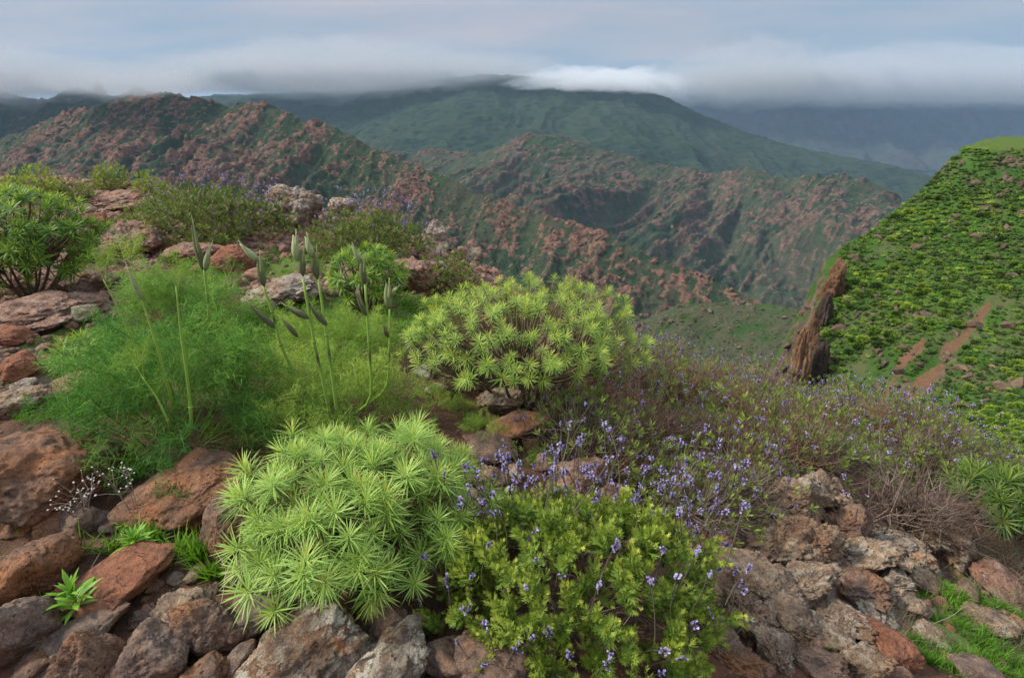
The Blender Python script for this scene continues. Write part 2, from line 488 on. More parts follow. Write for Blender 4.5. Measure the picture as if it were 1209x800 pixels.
def mat_hill(name, green_a, green_b, rock_a, rock_b, unit, bush=(.03, .055, .018), bare=(.17, .13, .085), bare_amt=.4, bump=1.0):
    """far slope: scrub, bare soil and outcrops; unit is the size in metres of the fine grain"""
    m, nt = new_mat(name)
    geo = nd(nt, 'NewGeometry')
    P = geo.outputs['Position']
    rk = nd(nt, 'Attribute', attribute_name='rock').outputs['Fac']
    ba = nd(nt, 'Attribute', attribute_name='bare').outputs['Fac']
    def noise(size, d=6.0, r=.6, dist=0.0):
        return nd(nt, 'TexNoise', {'Vector': P, 'Scale': 1.0 / size, 'Detail': d, 'Roughness': r, 'Distortion': dist}).outputs[0]
    big, mid, fine = noise(unit * 28, 5), noise(unit * 6, 7, .65), noise(unit * 1.6, 5, .7)
    c = mix_(nt, ramp(nt, big, [(.4, 0.0), (.62, 1.0)]), green_a, green_b)
    c = mix_(nt, ramp(nt, math_(nt, 'ADD', mid, math_(nt, 'MULTIPLY', ba, .3)), [(.60 - .15 * bare_amt, 0.0), (.74 - .1 * bare_amt, .8)]), c, bare)
    vo = nd(nt, 'TexVoronoi', {'Vector': P, 'Scale': 1.0 / (unit * 1.5), 'Randomness': 1.0})
    c = mix_(nt, math_(nt, 'MULTIPLY', ramp(nt, vo.outputs['Distance'], [(.25, .9), (.5, 0.0)]), ramp(nt, mid, [(.35, 0.0), (.55, 1.0)])), c, bush)
    rc = mix_(nt, ramp(nt, mid, [(.36, 0.0), (.64, 1.0)]), rock_a, rock_b)
    rc = mix_(nt, ramp(nt, fine, [(.3, .7), (.6, 0.0)]), rc, (rock_a[0] * .45, rock_a[1] * .45, rock_a[2] * .45))
    rm = math_(nt, 'ADD', rk, math_(nt, 'MULTIPLY', math_(nt, 'SUBTRACT', mid, .5), 1.4))
    rm = math_(nt, 'ADD', rm, math_(nt, 'MULTIPLY', math_(nt, 'SUBTRACT', fine, .5), .7))
    c = mix_(nt, ramp(nt, rm, [(.46, 0.0), (.56, 1.0)]), c, rc)
    h = math_(nt, 'ADD', math_(nt, 'MULTIPLY', mid, .6), math_(nt, 'MULTIPLY', fine, .3))
    finish(nt, c, .95, h, unit * 2.5 * bump, 1.0, spec=.1)
    return m

HILL = {  # red, mid, green, far: cloud shadow over the mountains is put into the colour
    'red': mat_hill('slope_red_crags', (.017, .034, .017), (.032, .054, .023), (.070, .047, .036), (.25, .132, .086), 1.5, bare_amt=.25, bare=(.070, .060, .040)),
    'mid': mat_hill('slope_mid_valley', (.018, .037, .018), (.034, .057, .025), (.065, .047, .036), (.19, .115, .078), 2.2, bare_amt=.3, bare=(.072, .064, .043)),
    'green': mat_hill('slope_green_plateau', (.012, .027, .017), (.024, .045, .022), (.085, .066, .05), (.15, .11, .08), 7.0, bare_amt=.25, bare=(.038, .048, .028)),
    'far': mat_hill('slope_far_massif', (.014, .024, .020), (.024, .034, .024), (.034, .028, .025), (.062, .048, .040), 9.0, bare_amt=.15, bare=(.045, .042, .032)),
    'near': mat_hill('slope_across_ravine', (.032, .072, .013), (.062, .130, .019), (.080, .056, .042), (.18, .125, .088), .7, bush=(.032, .070, .012), bare=(.10, .095, .045), bare_amt=.15),
    'low': mat_hill('slope_lower_valley', (.024, .052, .016), (.045, .082, .023), (.090, .064, .046), (.22, .150, .105), 1.5, bare_amt=.5, bare=(.085, .072, .045)),
}
# ------------------------------------------------------------------ foreground ground
GP = [  # (pixel u, pixel v, metres in front): points on the visible soil
    (600, 798, 1.18), (300, 790, 1.22), (60, 790, 1.22), (850, 790, 1.28), (1000, 760, 1.50), (1180, 780, 1.62), (1100, 700, 1.95),
    (60, 640, 1.72), (200, 650, 1.68), (420, 680, 1.58), (130, 540, 2.20), (250, 520, 2.40), (420, 500, 2.55), (560, 545, 2.28), (680, 600, 2.02), (640, 700, 1.55),
    (20, 470, 2.75), (140, 470, 2.75), (60, 400, 3.5), (20, 350, 4.3), (150, 350, 4.3), (110, 290, 5.6), (180, 255, 7.0), (130, 222, 9.2), (30, 225, 9.5),
    (260, 320, 5.1), (330, 340, 4.75), (300, 265, 6.9), (240, 232, 8.6), (390, 250, 8.0), (430, 375, 4.1), (500, 390, 3.8), (470, 300, 6.1), (530, 300, 6.4), (580, 338, 5.6),
    (600, 480, 2.95), (520, 450, 3.05), (700, 430, 4.0), (780, 420, 5.2), (850, 445, 5.1), (750, 500, 3.1), (800, 570, 2.5), (880, 500, 3.9),
    (950, 480, 4.9), (950, 560, 2.9), (1040, 500, 4.6), (1040, 580, 2.85), (920, 660, 2.0), (1120, 535, 4.0), (1190, 580, 3.2), (1190, 660, 2.35), (870, 620, 2.2)]
_g = [tuple(at(u, v, Y)) for u, v, Y in GP]
_g += [(-3, 0.3, .12), (-6, 1.5, .35), (3, .3, -.55), (-1.5, -2, .1), (2.5, -2, -.5), (0, -2.2, -.1), (-8, 4, .55), (-11, 7.5, .75), (-10.5, 10, .7), (5.5, 2, -1.6), (5.2, -1, -1.3),
       (-12, 13.5, -1.5), (-7.5, 12.5, -1.2), (-4, 11.5, -1.6), (-.5, 10, -2.2), (1.5, 8.5, -3.0), (3.5, 8, -3.9), (5.5, 6.8, -4.3), (6.5, 4.5, -3.6), (8, 2, -3.6),
       (-12, 17, -5), (-5, 16, -5.5), (1, 14, -7.5), (6, 12, -9.5), (10, 8, -9), (10, 1, -6), (-15, 8, .4), (-15, 2, .4), (-10, -2, .3), (9, -2.4, -4.5)]
_tps = TPS(_g, lam=.002)

def rock_zone(x, y):
    """where bedrock breaks through the soil (0..1)"""
    m = 0
    for u, v, Y, rx, ry in ((1000, 660, 2.15, .85, .55), (55, 365, 3.9, .8, .5), (190, 262, 6.4, 1.6, 1.2), (150, 240, 8.0, 1.8, .9), (440, 330, 5.2, .8, .6), (510, 310, 6.1, .7, .7), (300, 300, 5.8, .8, .5), (330, 345, 4.7, .6, .35), (110, 285, 5.6, 1.3, .9), (200, 290, 5.8, 1.0, .7), (40, 350, 4.3, 1.0, .5), (90, 235, 8.6, 1.6, .8), (300, 262, 7.0, 1.2, .7), (420, 262, 7.4, 1.0, .5), (530, 300, 6.2, .8, .6), (15, 430, 3.1, .5, .4)):
        c = at(u, v, Y)
        m = np.maximum(m, 1 - sstep(.55, 1.25, np.hypot((x - c[0]) / rx, (y - c[1]) / ry)))
    return m

def green_zone(x, y):
    m = 0
    for u, v, Y, rx, ry in ((330, 310, 5.4, .75, .7), (400, 385, 4.0, 1.0, .9), (255, 290, 6.2, .5, .4), (210, 245, 7.6, .8, .5), (90, 470, 2.75, .35, .3), (1150, 735, 1.85, .42, .35), (470, 360, 4.5, .5, .4), (120, 410, 3.4, .5, .5), (1000, 520, 4.0, 1.2, .9), (850, 480, 4.2, 1.0, .8)):
        c = at(u, v, Y)
        m = np.maximum(m, 1 - sstep(.4, 1.3, np.hypot((x - c[0]) / rx, (y - c[1]) / ry)))
    return m

def gz(x, y):
    x = np.asarray(x, float); y = np.asarray(y, float)
    p = np.stack([x, y], -1)
    z = _tps(x, y) + .05 * fbm(p * 1.1, 3, 5) + .022 * fbm(p * 5.0, 3, 9)
    rz_ = rock_zone(x, y)
    z = z + rz_ * (.12 * (ridged(p * 2.3 + .6 * fbm(p * 1.4, 2, 31)[..., None], 4, 40) - .45) + .04 * fbm(p * 11, 4, 51))
    return z

def hit(u, v):
    """first point of the soil seen at pixel (u, v)"""
    t = np.linspace(.8, 14, 700)
    d = ray(u, v)
    P = d[None] * (t / d[1])[:, None]
    z = P[:, 2] + CAMZ
    g = gz(P[:, 0], P[:, 1])
    k = np.argmax(z < g) if (z < g).any() else int(np.argmin(z - g))
    return np.array([P[k, 0], P[k, 1], g[k]])

_a = np.linspace(-1, 1, 400)
gx = -3.2 + np.sign(_a) * (3.2 * np.abs(_a) + 10.3 * np.abs(_a) ** 2.6)
_b = np.linspace(0, 1, 400)
gy = -2.6 + 6.2 * _b + 14.5 * _b ** 2.6
X, Y = np.meshgrid(gx, gy, indexing='ij')
Z = gz(X, Y)
me = mesh_np('ground', np.stack([X, Y, Z], -1).reshape(-1, 3), grid_faces(400, 400), mat_ground(),
             {'rock': rock_zone(X, Y).ravel(), 'green': green_zone(X, Y).ravel()})
tag(link('ground', me), 'red brown rocky soil of the ridge top under the shrubs', 'ground', kind='structure')

# ------------------------------------------------------------------ valley floor out to the horizon
m_floor = HILL['far']
a = np.linspace(0, 2 * math.pi, 97)[:-1]
rr = np.array([0, 300, 900, 2500, 6000, 14000.0])
V = np.stack([np.outer(rr, np.sin(a)), np.outer(rr, np.cos(a)), np.full((6, 96), -330.0)], -1).reshape(-1, 3)
i = np.arange(5)[:, None] * 96; j = np.arange(96)[None]; k = (j + 1) % 96
tag(link('valley_floor', mesh_np('valley_floor', V, np.stack([i + j, i + k, i + 96 + k, i + 96 + j], -1).reshape(-1, 4), m_floor)),
    'dark floor of the valley between the mountains', 'ground', kind='structure')

# ------------------------------------------------------------------ mountains
HILLS = {}
def hill(name, label, crest, front, back, slope, mat, spur=(60, 25), rough=(30, 8), nx=500, ny=260, seed=1, rock_bias=0.0, terrace=None,
         ddir=None, rock_freq=1.0, floor=-320.0, crest_rough=1.0, shear=0.0):
    P = np.array([at(u, v, Y) for u, v, Y in crest])
    L = np.concatenate([[0], np.cumsum(np.linalg.norm(np.diff(P[:, :2], axis=0), axis=1))])
    q = np.linspace(0, L[-1], nx)
    C = np.stack([np.interp(q, L, P[:, k]) for k in range(3)], -1)
    w = max(3, nx // 40) | 1                         # soften the corners of the polyline
    ker = np.hanning(w + 2)[1:-1]; ker /= ker.sum()
    C = np.stack([np.convolve(np.pad(C[:, k], w // 2, mode='edge'), ker, 'valid') for k in range(3)], -1)
    if ddir is None:
        c = C[:, :2].mean(0); ddir = -c / np.linalg.norm(c)
    ddir = np.asarray(ddir, float); ddir /= np.linalg.norm(ddir)
    s = np.concatenate([-np.linspace(back, 0, ny // 6, endpoint=False), np.linspace(0, 1, ny - ny // 6) ** 1.15 * front])
    S, Q = np.meshgrid(s, q)
    XY = C[:, None, :2] + ddir[None, None] * S[..., None]
    sp_w, sp_a = spur
    t = math.tan(R(slope))
    sf = np.maximum(S, 0)
    drop = np.where(S > 0, t * sf * (1.08 - .22 * sf / front), .55 * t * -S)
    warp = fbm(XY / (sp_w * 2.2), 3, seed + 50)
    qc = np.stack([(Q + shear * S) / sp_w + warp * .9, S / (sp_w * 3.0) + seed], -1)
    rid = ridged(qc, 2, seed, gain=.35)
    rib = ridged(np.stack([(Q + shear * 1.4 * S) / (sp_w * .34) + warp * 1.6, S / (sp_w * 1.1) + seed * 2], -1), 3, seed + 21)
    amp = sp_a * (.22 * crest_rough + .78 * sstep(0, front * .35, np.abs(S)))
    rw, ra = rough
    iso = fbm(XY / rw, 6, seed + 7, gain=.56)
    Z = C[:, None, 2] - drop + amp * (rid - .6) + amp * .5 * (rib - .55) + ra * iso * (.45 * crest_rough + .55 * sstep(0, front * .2, np.abs(S)))
    # outcrops: broken bands along the ribs, cut by dipping strata
    cr = ridged(np.stack([(Q + .75 * S) / (rw * .28), S / (rw * .9)], -1) + warp[..., None], 5, seed + 90, gain=.62)
    st = (Z + .55 * Q * .35 + 5 * iso) / (rw * .42)
    st = np.abs(st - np.floor(st) - .5) * 2
    rk = sstep(.40, .86, .62 * cr + .30 * rib * (.5 + .7 * rid) + .13 * fbm(XY / (rw * 2.6) * rock_freq, 3, seed + 33) + .10 * (st - .5) + rock_bias)
    Z = Z + rk * ra * (.30 * np.maximum(cr, 0) + .28 * st)
    if terrace:
        tz, tm = terrace
        ph = (Z + 26 * iso + 14 * warp) / tz
        Z = Z + tm * tz * (np.floor(ph) + sstep(.25, .75, ph - np.floor(ph)) - ph)
    Z = np.maximum(Z, floor)
    V = np.stack([XY[..., 0], XY[..., 1], Z], -1)
    bare = .5 + .5 * fbm(XY / (rw * 2), 3, seed + 5)
    me = mesh_np(name, V.reshape(-1, 3), grid_faces(nx, ny), mat, {'rock': rk.ravel(), 'bare': bare.ravel()})
    o = tag(link(name, me), label, 'mountain', kind='structure')
    HILLS[label] = (V, rk, rid)
    return V, rk, rid

MV_left = hill('mountain', 'rocky red and green ridge rising to a peak across the valley',
     [(-260, 215, 1000), (-120, 190, 960), (0, 166, 930), (70, 138, 910), (140, 117, 900), (205, 112, 880), (255, 122, 860), (320, 126, 830), (365, 142, 800), (420, 160, 765), (480, 190, 725), (540, 213, 680),
      (600, 240, 640), (660, 262, 600), (720, 283, 560), (790, 314, 520), (850, 338, 490), (890, 356, 470), (930, 385, 455), (980, 430, 440)],
     300, 160, 37, HILL['red'], spur=(80, 42), rough=(22, 7.5), nx=1000, ny=440, seed=3, rock_bias=.045, ddir=(.12, -1), shear=.35)
MV_mid = hill('mountain', 'stony ribbed spurs below the green plateau across the valley',
     [(330, 190, 1560), (430, 181, 1520), (500, 182, 1480), (560, 180, 1430), (610, 168, 1400), (645, 158, 1370), (690, 162, 1350), (740, 182, 1330), (790, 197, 1300), (840, 206, 1270), (885, 196, 1240), (925, 210, 1200), (965, 207, 1150), (1005, 211, 1120),
      (1040, 216, 1090), (1068, 236, 1070), (1090, 262, 1060), (1130, 300, 1050), (1200, 340, 1040)],
     620, 260, 27, HILL['mid'], spur=(125, 70), rough=(38, 11), nx=850, ny=440, seed=14, rock_bias=.02, ddir=(-.22, -1), shear=.45)
MV_plat = hill('mountain', 'broad green terraced plateau mountain with its top in the cloud',
     [(180, 118, 3400), (260, 112, 3350), (340, 110, 3300), (430, 104, 3200), (500, 96, 3050), (570, 88, 2900), (650, 92, 2850), (720, 98, 2800), (780, 112, 2750), (830, 137, 2700), (880, 156, 2600), (940, 173, 2500),
      (1000, 186, 2400), (1060, 197, 2300), (1095, 206, 2250), (1120, 222, 2220), (1180, 250, 2200)],
     1250, 500, 15.5, HILL['green'], spur=(260, 52), rough=(120, 17), nx=700, ny=300, seed=25, rock_bias=-.26, terrace=(15, .55), ddir=(-.1, -1), crest_rough=.5)
MV_far = hill('mountain', 'dark blue far massif under the cloud deck',
     [(560, 112, 6000), (700, 106, 5900), (800, 108, 5700), (900, 112, 5600), (1000, 110, 5500), (1100, 112, 5400), (1200, 108, 5400), (1320, 108, 5400), (1450, 110, 5500)],
     1500, 600, 24, HILL['far'], spur=(340, 120), rough=(200, 36), nx=500, ny=180, seed=36, rock_bias=-.02, ddir=(-.3, -1), crest_rough=.4)
MV_farl = hill('mountain', 'dark green far slope behind the rocky ridge with its top in the cloud',
     [(-320, 100, 1700), (-200, 104, 1680), (-80, 106, 1650), (0, 110, 1620), (50, 118, 1600), (85, 104, 1580), (110, 112, 1560), (135, 114, 1540), (165, 104, 1530), (200, 116, 1520), (270, 134, 1500), (330, 150, 1480)],
     620, 260, 27, HILL['green'], spur=(120, 50), rough=(60, 14), nx=420, ny=200, seed=47, rock_bias=-.07, ddir=(.1, -1), crest_rough=.5)
MV_low = hill('mountain', 'low stony slope at the head of the ravine',
     [(600, 440, 330), (680, 410, 330), (740, 388, 330), (800, 370, 325), (860, 359, 320), (905, 358, 310), (945, 366, 300), (985, 384, 290), (1060, 430, 280)],
     230, 60, 31, HILL['low'], spur=(34, 9), rough=(14, 3.2), nx=520, ny=300, seed=58, rock_bias=-.06, ddir=(-.05, -1), shear=.8)

# ------------------------------------------------------------------ green hillside across the ravine
RP = [(1140, 172, 112), (1209, 178, 104), (1120, 195, 106), (1085, 228, 104), (1055, 250, 102), (1022, 275, 99), (990, 298, 96), (1209, 235, 92), (1150, 260, 92), (1100, 290, 90), (1050, 310, 90),
      (1200, 330, 76), (1120, 360, 76), (1050, 370, 79), (1000, 370, 83), (985, 350, 88), (1200, 420, 64), (1120, 430, 66), (1050, 440, 69), (985, 430, 75), (965, 455, 76), (965, 400, 82), (1200, 500, 50), (1130, 500, 55), (1050, 510, 60), (980, 500, 68), (1209, 560, 36), (1130, 545, 46)]
_r = [tuple(at(u, v, q)) for u, v, q in RP]
_r = [q for q in _r if not (q[2] > -6)]          # the slope runs on upwards; the plateau cuts it off level
_r += [tuple(at(1140, 176, 110)), tuple(at(1209, 180, 102)), (112, 118, 9), (98, 124, 6), (130, 100, 10), (120, 78, 0), (110, 60, -6), (90, 45, -12), (70, 30, -17), (50, 20, -24), (140, 40, -3), (145, 75, 4),
       (30, 40, -32), (36, 90, -34), (60, 118, -24)]
_SC = np.array([at(u, v, q) for u, v, q in ((900, 560, 52), (925, 500, 66), (944, 455, 75), (958, 405, 82), (970, 350, 90), (986, 300, 96), (1022, 275, 99), (1056, 249, 102), (1085, 227, 104.5), (1115, 196, 108), (1138, 168, 112), (1160, 166, 150), (1185, 165, 200))])
_rt = TPS(_r, lam=.01)
_pA = np.array([at(u, v, q)[:2] for u, v, q in ((1165, 368, 73.5), (1140, 392, 71), (1115, 420, 67.5), (1085, 450, 64.5), (1065, 480, 62), (1048, 512, 59.5))])
_pB = np.array([at(u, v, q)[:2] for u, v, q in ((1092, 395, 72), (1078, 420, 70), (1060, 445, 68.5), (1042, 470, 66))])
def seg_dist(x, y, P):
    d = 1e9
    for a_, b_ in zip(P[:-1], P[1:]):
        ab = b_ - a_
        t = np.clip(((x - a_[0]) * ab[0] + (y - a_[1]) * ab[1]) / (ab @ ab), 0, 1)
        d = np.minimum(d, np.hypot(x - a_[0] - t * ab[0], y - a_[1] - t * ab[1]))
    return d
PLAT = -3.1
def rz(x, y):
    p = np.stack([x, y], -1)
    z = _rt(x, y) + 1.0 * fbm(p / 11, 4, 61) + .8 * (ridged(p / 17, 3, 66) - .5) + .12 * fbm(p / 2.5, 3, 63)
    z = z - .5 * (1 - sstep(.5, 2.2, seg_dist(x, y, _pA)))
    xc = np.interp(y, _SC[:, 1], _SC[:, 0]) + 2.6 * fbm(np.stack([y, 0 * y], -1) / 6, 5, 65, gain=.65)
    over = np.maximum(xc - x, 0)
    top = PLAT + .25 * fbm(p / 5, 4, 68) - 1.6 * (1 - sstep(0, 7, y - 100 - 3 * fbm(p / 6, 3, 67))) * sstep(.2, .8, np.abs(fbm(p / 3, 3, 64)) * 2)
    z = np.where(y > 111, np.minimum(z + 3 * (y - 111), top), np.minimum(z, top))
    return z - 2.6 * over - 2.2 * sstep(0, 3, over) * np.abs(fbm(p / 3.0, 4, 69))
hx = np.linspace(24, 170, 460); hy = np.linspace(18, 180, 460)
X, Y = np.meshgrid(hx, hy, indexing='ij')
Z = rz(X, Y)
gxx, gyy = np.gradient(Z, hx, hy)
steep = np.hypot(gxx, gyy)
wob = .8 * fbm(np.stack([X, Y], -1) / 2.6, 3, 71)
dirt = np.maximum(1 - sstep(.3, .95, seg_dist(X, Y, _pA) + wob), .75 * (1 - sstep(.2, .8, seg_dist(X, Y, _pB) + wob)))
_f = np.array([at(u, v, q)[:2] for u, v, q in ((1145, 172, 112), (1209, 172, 112))])
crk = sstep(.9, 1.5, steep) * .5 + .5 * sstep(.35, .7, fbm(np.stack([X, Y], -1) / 9, 4, 77)) + .5 * sstep(-13, -6, Z) * (1 - sstep(101, 106, Y)) * sstep(70, 78, X)
m_near, nt = HILL['near'], HILL['near'].node_tree
# bare earth tracks and the mown field on top
pr = [n for n in nt.nodes if n.type == 'BSDF_PRINCIPLED'][0]
old = pr.inputs['Base Color'].links[0].from_socket
fz = nd(nt, 'TexNoise', {'Vector': nd(nt, 'NewGeometry').outputs['Position'], 'Scale': 1.3, 'Detail': 6.0}).outputs[0]
track = mix_(nt, fz, (.10, .055, .030), (.20, .112, .060))
c1 = mix_(nt, ramp(nt, math_(nt, 'ADD', nd(nt, 'Attribute', attribute_name='dirt').outputs['Fac'], math_(nt, 'MULTIPLY', math_(nt, 'SUBTRACT', fz, .5), .8)), [(.4, 0.0), (.6, 1.0)]), old, track)
c2 = mix_(nt, nd(nt, 'Attribute', attribute_name='field').outputs['Fac'], c1, mix_(nt, fz, (.065, .105, .018), (.11, .15, .028)))
nt.links.new(c2, pr.inputs['Base Color'])
field = sstep(PLAT - .5, PLAT - .2, Z) * sstep(95, 99, Y)
V = np.stack([X, Y, Z], -1)
tag(link('hillside', mesh_np('hillside', V.reshape(-1, 3), grid_faces(460, 460), m_near,
    {'rock': np.clip(crk, 0, .85).ravel(), 'bare': (.4 + .4 * fbm(np.stack([X, Y], -1) / 7, 3, 79)).ravel(), 'dirt': dirt.ravel(), 'field': field.ravel()})),
    'steep green hillside with dirt tracks and a flat field on top across the ravine', 'hillside', kind='structure')
# ------------------------------------------------------------------ crags and scrub standing on the far slopes
def scatter_on(name, label, cat, V, mask, n, size, tmpl, mat, seed, squash=(1, 1, .8), sink=.25, lim=None, parent_kind='stuff'):
    rg = np.random.default_rng(seed)
    P = V.reshape(-1, 3); m = np.clip(mask.reshape(-1), 0, None)
    # area weight: the grid is even along the slope, so the mask alone is enough
    idx = rg.choice(len(P), n, p=m / m.sum())
    pos = P[idx] + rg.normal(0, size[0] * .8, (n, 3)) * (1, 1, 0)
    sc = size[0] + (size[1] - size[0]) * rg.random(n) ** 3.0
    ang = rg.random(n) * 6.283 if cat != 'crag' else rg.normal(.35, .45, n)
    tilt = rg.normal(0, .22, (n, 2))
    d = np.stack([tilt[:, 0], tilt[:, 1], np.ones(n)], -1)
    Rm = frames(d, ang)
    pos[:, 2] -= sc * sink
    b = Bag()
    which = rg.integers(0, len(tmpl), n)
    for k, T in enumerate(tmpl):
        w = which == k
        if w.any():
            T2 = (T[0] * np.array(squash), T[1], T[2])
            b.inst(T2, pos[w], Rm[w], sc[w], rg.normal(0, .12, w.sum()))
    o = link(name, b.mesh(name, mat, False))
    return tag(o, label, cat, kind=parent_kind)

def crag_template(seed):
    V, F = ico(1)
    rg = np.random.default_rng(seed)
    W = V * (1 + .28 * rg.normal(size=(len(V), 1)))
    W *= (rg.uniform(.7, 1.0), rg.uniform(1.0, 2.2), rg.uniform(.8, 1.7))
    return W, F, np.full(len(W), .5)

def clump_template(seed, n=26, flat=.75):
    """far bush: a dome of small leafy tufts"""
    rg = np.random.default_rng(seed)
    b = Bag()
    V, F = ico(2)
    k = V[:, 2] > -.35
    if n < 20:
        V, F = ico(1)
    core = V * (.80 + .12 * rg.normal(size=(len(V), 1)))
    core[:, 2] = np.maximum(core[:, 2], -.2) * flat
    b.add(core, F, .22)
    d = rg.normal(size=(n, 3)); d[:, 2] = np.abs(d[:, 2]) * 1.1 - .15
    d /= np.linalg.norm(d, axis=1, keepdims=True)
    tri = np.array([[-.17, 0, 0], [.17, .02, 0], [0, .06, .36], [0, .17, .05], [.02, -.17, .02], [.05, 0, .33]])
    b.inst((tri, np.array([[0, 1, 2], [3, 4, 5]]), np.array([.4, .4, .75, .4, .4, .75])), d * (.80, .80, .80 * flat), frames(d, rg.random(n) * 6.28), rg.uniform(.7, 1.2, n), rg.normal(0, .12, n))
    return b.arrays()

CRAG = [crag_template(s) for s in range(6)]
CLUMP = [clump_template(100 + s, 15, .65) for s in range(4)]
def mat_crag(name, a, b_, unit):
    m, nt = new_mat(name)
    P = nd(nt, 'NewGeometry').outputs['Position']
    v = nd(nt, 'Attribute', attribute_name='v').outputs['Fac']
    n = nd(nt, 'TexNoise', {'Vector': P, 'Scale': 1 / unit, 'Detail': 6.0, 'Roughness': .7}).outputs[0]
    big = nd(nt, 'TexNoise', {'Vector': P, 'Scale': 1 / (unit * 12), 'Detail': 3.0}).outputs[0]
    f = math_(nt, 'ADD', math_(nt, 'MULTIPLY', n, .7), math_(nt, 'ADD', math_(nt, 'MULTIPLY', v, .35), math_(nt, 'MULTIPLY', big, .6)))
    c = ramp(nt, f, [(.46, (a[0] * .5, a[1] * .5, a[2] * .5)), (.70, a), (1.02, b_)])
    finish(nt, c, .95, n, unit * .4, 1.0, spec=.1)
    return m
M_CRAG = mat_crag('crag_red', (.095, .064, .047), (.30, .150, .095), 3.0)
M_CRAG2 = mat_crag('crag_brown', (.095, .066, .049), (.23, .140, .095), 4.0)
V, rk, rid = MV_left
scatter_on('crag', 'red rock crags scattered over the rocky ridge', 'crag', V, (rk ** 4) + .005, 9000, (.4, 2.0), CRAG, M_CRAG, 301)
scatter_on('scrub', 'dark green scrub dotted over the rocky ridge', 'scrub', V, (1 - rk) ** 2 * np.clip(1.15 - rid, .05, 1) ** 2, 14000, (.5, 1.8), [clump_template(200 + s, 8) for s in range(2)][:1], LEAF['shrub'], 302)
V, rk, rid = MV_mid
scatter_on('crag', 'brown rock crags on the stony ribbed spurs', 'crag', V, (rk ** 4) + .005, 6000, (.6, 2.8), CRAG, M_CRAG2, 303)
V, rk, rid = MV_low
scatter_on('scrub', 'green scrub on the low stony slope of the ravine', 'scrub', V, (1 - rk) ** 2, 5200, (.5, 1.3), [clump_template(210, 8)], LEAF['bush_far'], 304)
scatter_on('crag', 'pale stones on the low stony slope of the ravine', 'crag', V, rk ** 2 + .02, 4000, (.25, 1.6), CRAG, M_CRAG2, 305)

# the rock tower in the mist above the ridge
def rock_shape(seed, sub, cuts=11, k=9, rough=.10, fine=.04, strata=0.0):
    V, F = ico(sub)
    rg = np.random.default_rng(seed)
    N = rg.normal(size=(cuts, 3)); N /= np.linalg.norm(N, axis=1, keepdims=True)
    N = np.concatenate([N, -N[:3]])
    h = np.concatenate([rg.uniform(.55, 1, cuts), rg.uniform(.7, 1, 3)])
    r = ((np.maximum(V @ N.T, 0) / h) ** k).sum(1) ** (-1 / k)
    W = V * np.minimum(r, 1.35)[:, None]
    o = rg.uniform(0, 50, 3)
    disp = rough * fbm(W * 1.8 + o, 3, seed) + fine * fbm(W * 6 + o, 4, seed + 3) + fine * .35 * fbm(W * 19 + o, 3, seed + 5)
    disp -= rough * .8 * np.maximum(ridged(W * 1.5 + o, 3, seed + 9) - .80, 0) * 3
    if strata:
        q = (W[:, 2] + .35 * W[:, 0] + .12 * fbm(W * 2 + o, 3, seed + 8)) * 5.0
        disp -= strata * (np.abs(q - np.floor(q) - .5) < .12)
    W = W + V * disp[:, None]
    W -= (W.max(0) + W.min(0)) / 2
    W /= (W.max(0) - W.min(0)) / 2
    return W, F

def pinnacle(name, label, u, v0, v1, wpx, Y, mat, seed, cat='rock'):
    top = at(u, v0, Y); bot = at(u, v1, Y)
    D = Y / ray(u, (v0 + v1) / 2)[1]
    w = wpx / FPX * D
    W, F = rock_shape(seed, 5, rough=.22, fine=.10, strata=.05)
    S = W * (w / 2, w * .45, (top[2] - bot[2]) / 2)
    S[:, :2] *= (1.0 - .22 * (W[:, 2:3] + 1) / 2 + .10 * np.sign(W[:, 2:3]) * 0)
    S[:, :2] += .20 * w * fbm(np.stack([np.arctan2(W[:, 1], W[:, 0]) * 2.2, W[:, 2] * .35 + seed], -1), 4, seed)[:, None] * W[:, :2]
    me = mesh_np(name, S, F, mat)
    return tag(link(name, me, loc=tuple((top + bot) / 2)), label, cat)
pinnacle('rock_tower', 'blocky rock tower standing in the mist behind the rocky ridge', 117, 94, 124, 19, 1565, M_CRAG2, 5)

# ------------------------------------------------------------------ cliffs of the hillside
M_CLIFF = mat_crag('cliff_orange', (.185, .100, .054), (.36, .215, .125), 1.1)
M_CLIFF2 = mat_crag('cliff_dark', (.075, .052, .038), (.22, .145, .095), 1.1)
pinnacle('cliff', 'orange earth cliff at the bend of the green hillside edge', 985, 302, 362, 28, 88, M_CLIFF, 21, 'cliff')
pinnacle('cliff', 'tall brown rock pillar at the foot of the green hillside', 944, 385, 486, 30, 75, M_CLIFF, 22, 'cliff')
pinnacle('cliff', 'dark jagged cliff face beside the brown rock pillar', 966, 400, 480, 26, 76, M_CLIFF2, 23, 'cliff')

pinnacle('cliff', 'broken brown cliff face below the orange earth cliff', 973, 345, 402, 20, 84, M_CLIFF2, 24, 'cliff')
pinnacle('cliff', 'narrow rusty cliff rib above the brown rock pillar', 960, 366, 425, 17, 80, M_CLIFF, 25, 'cliff')

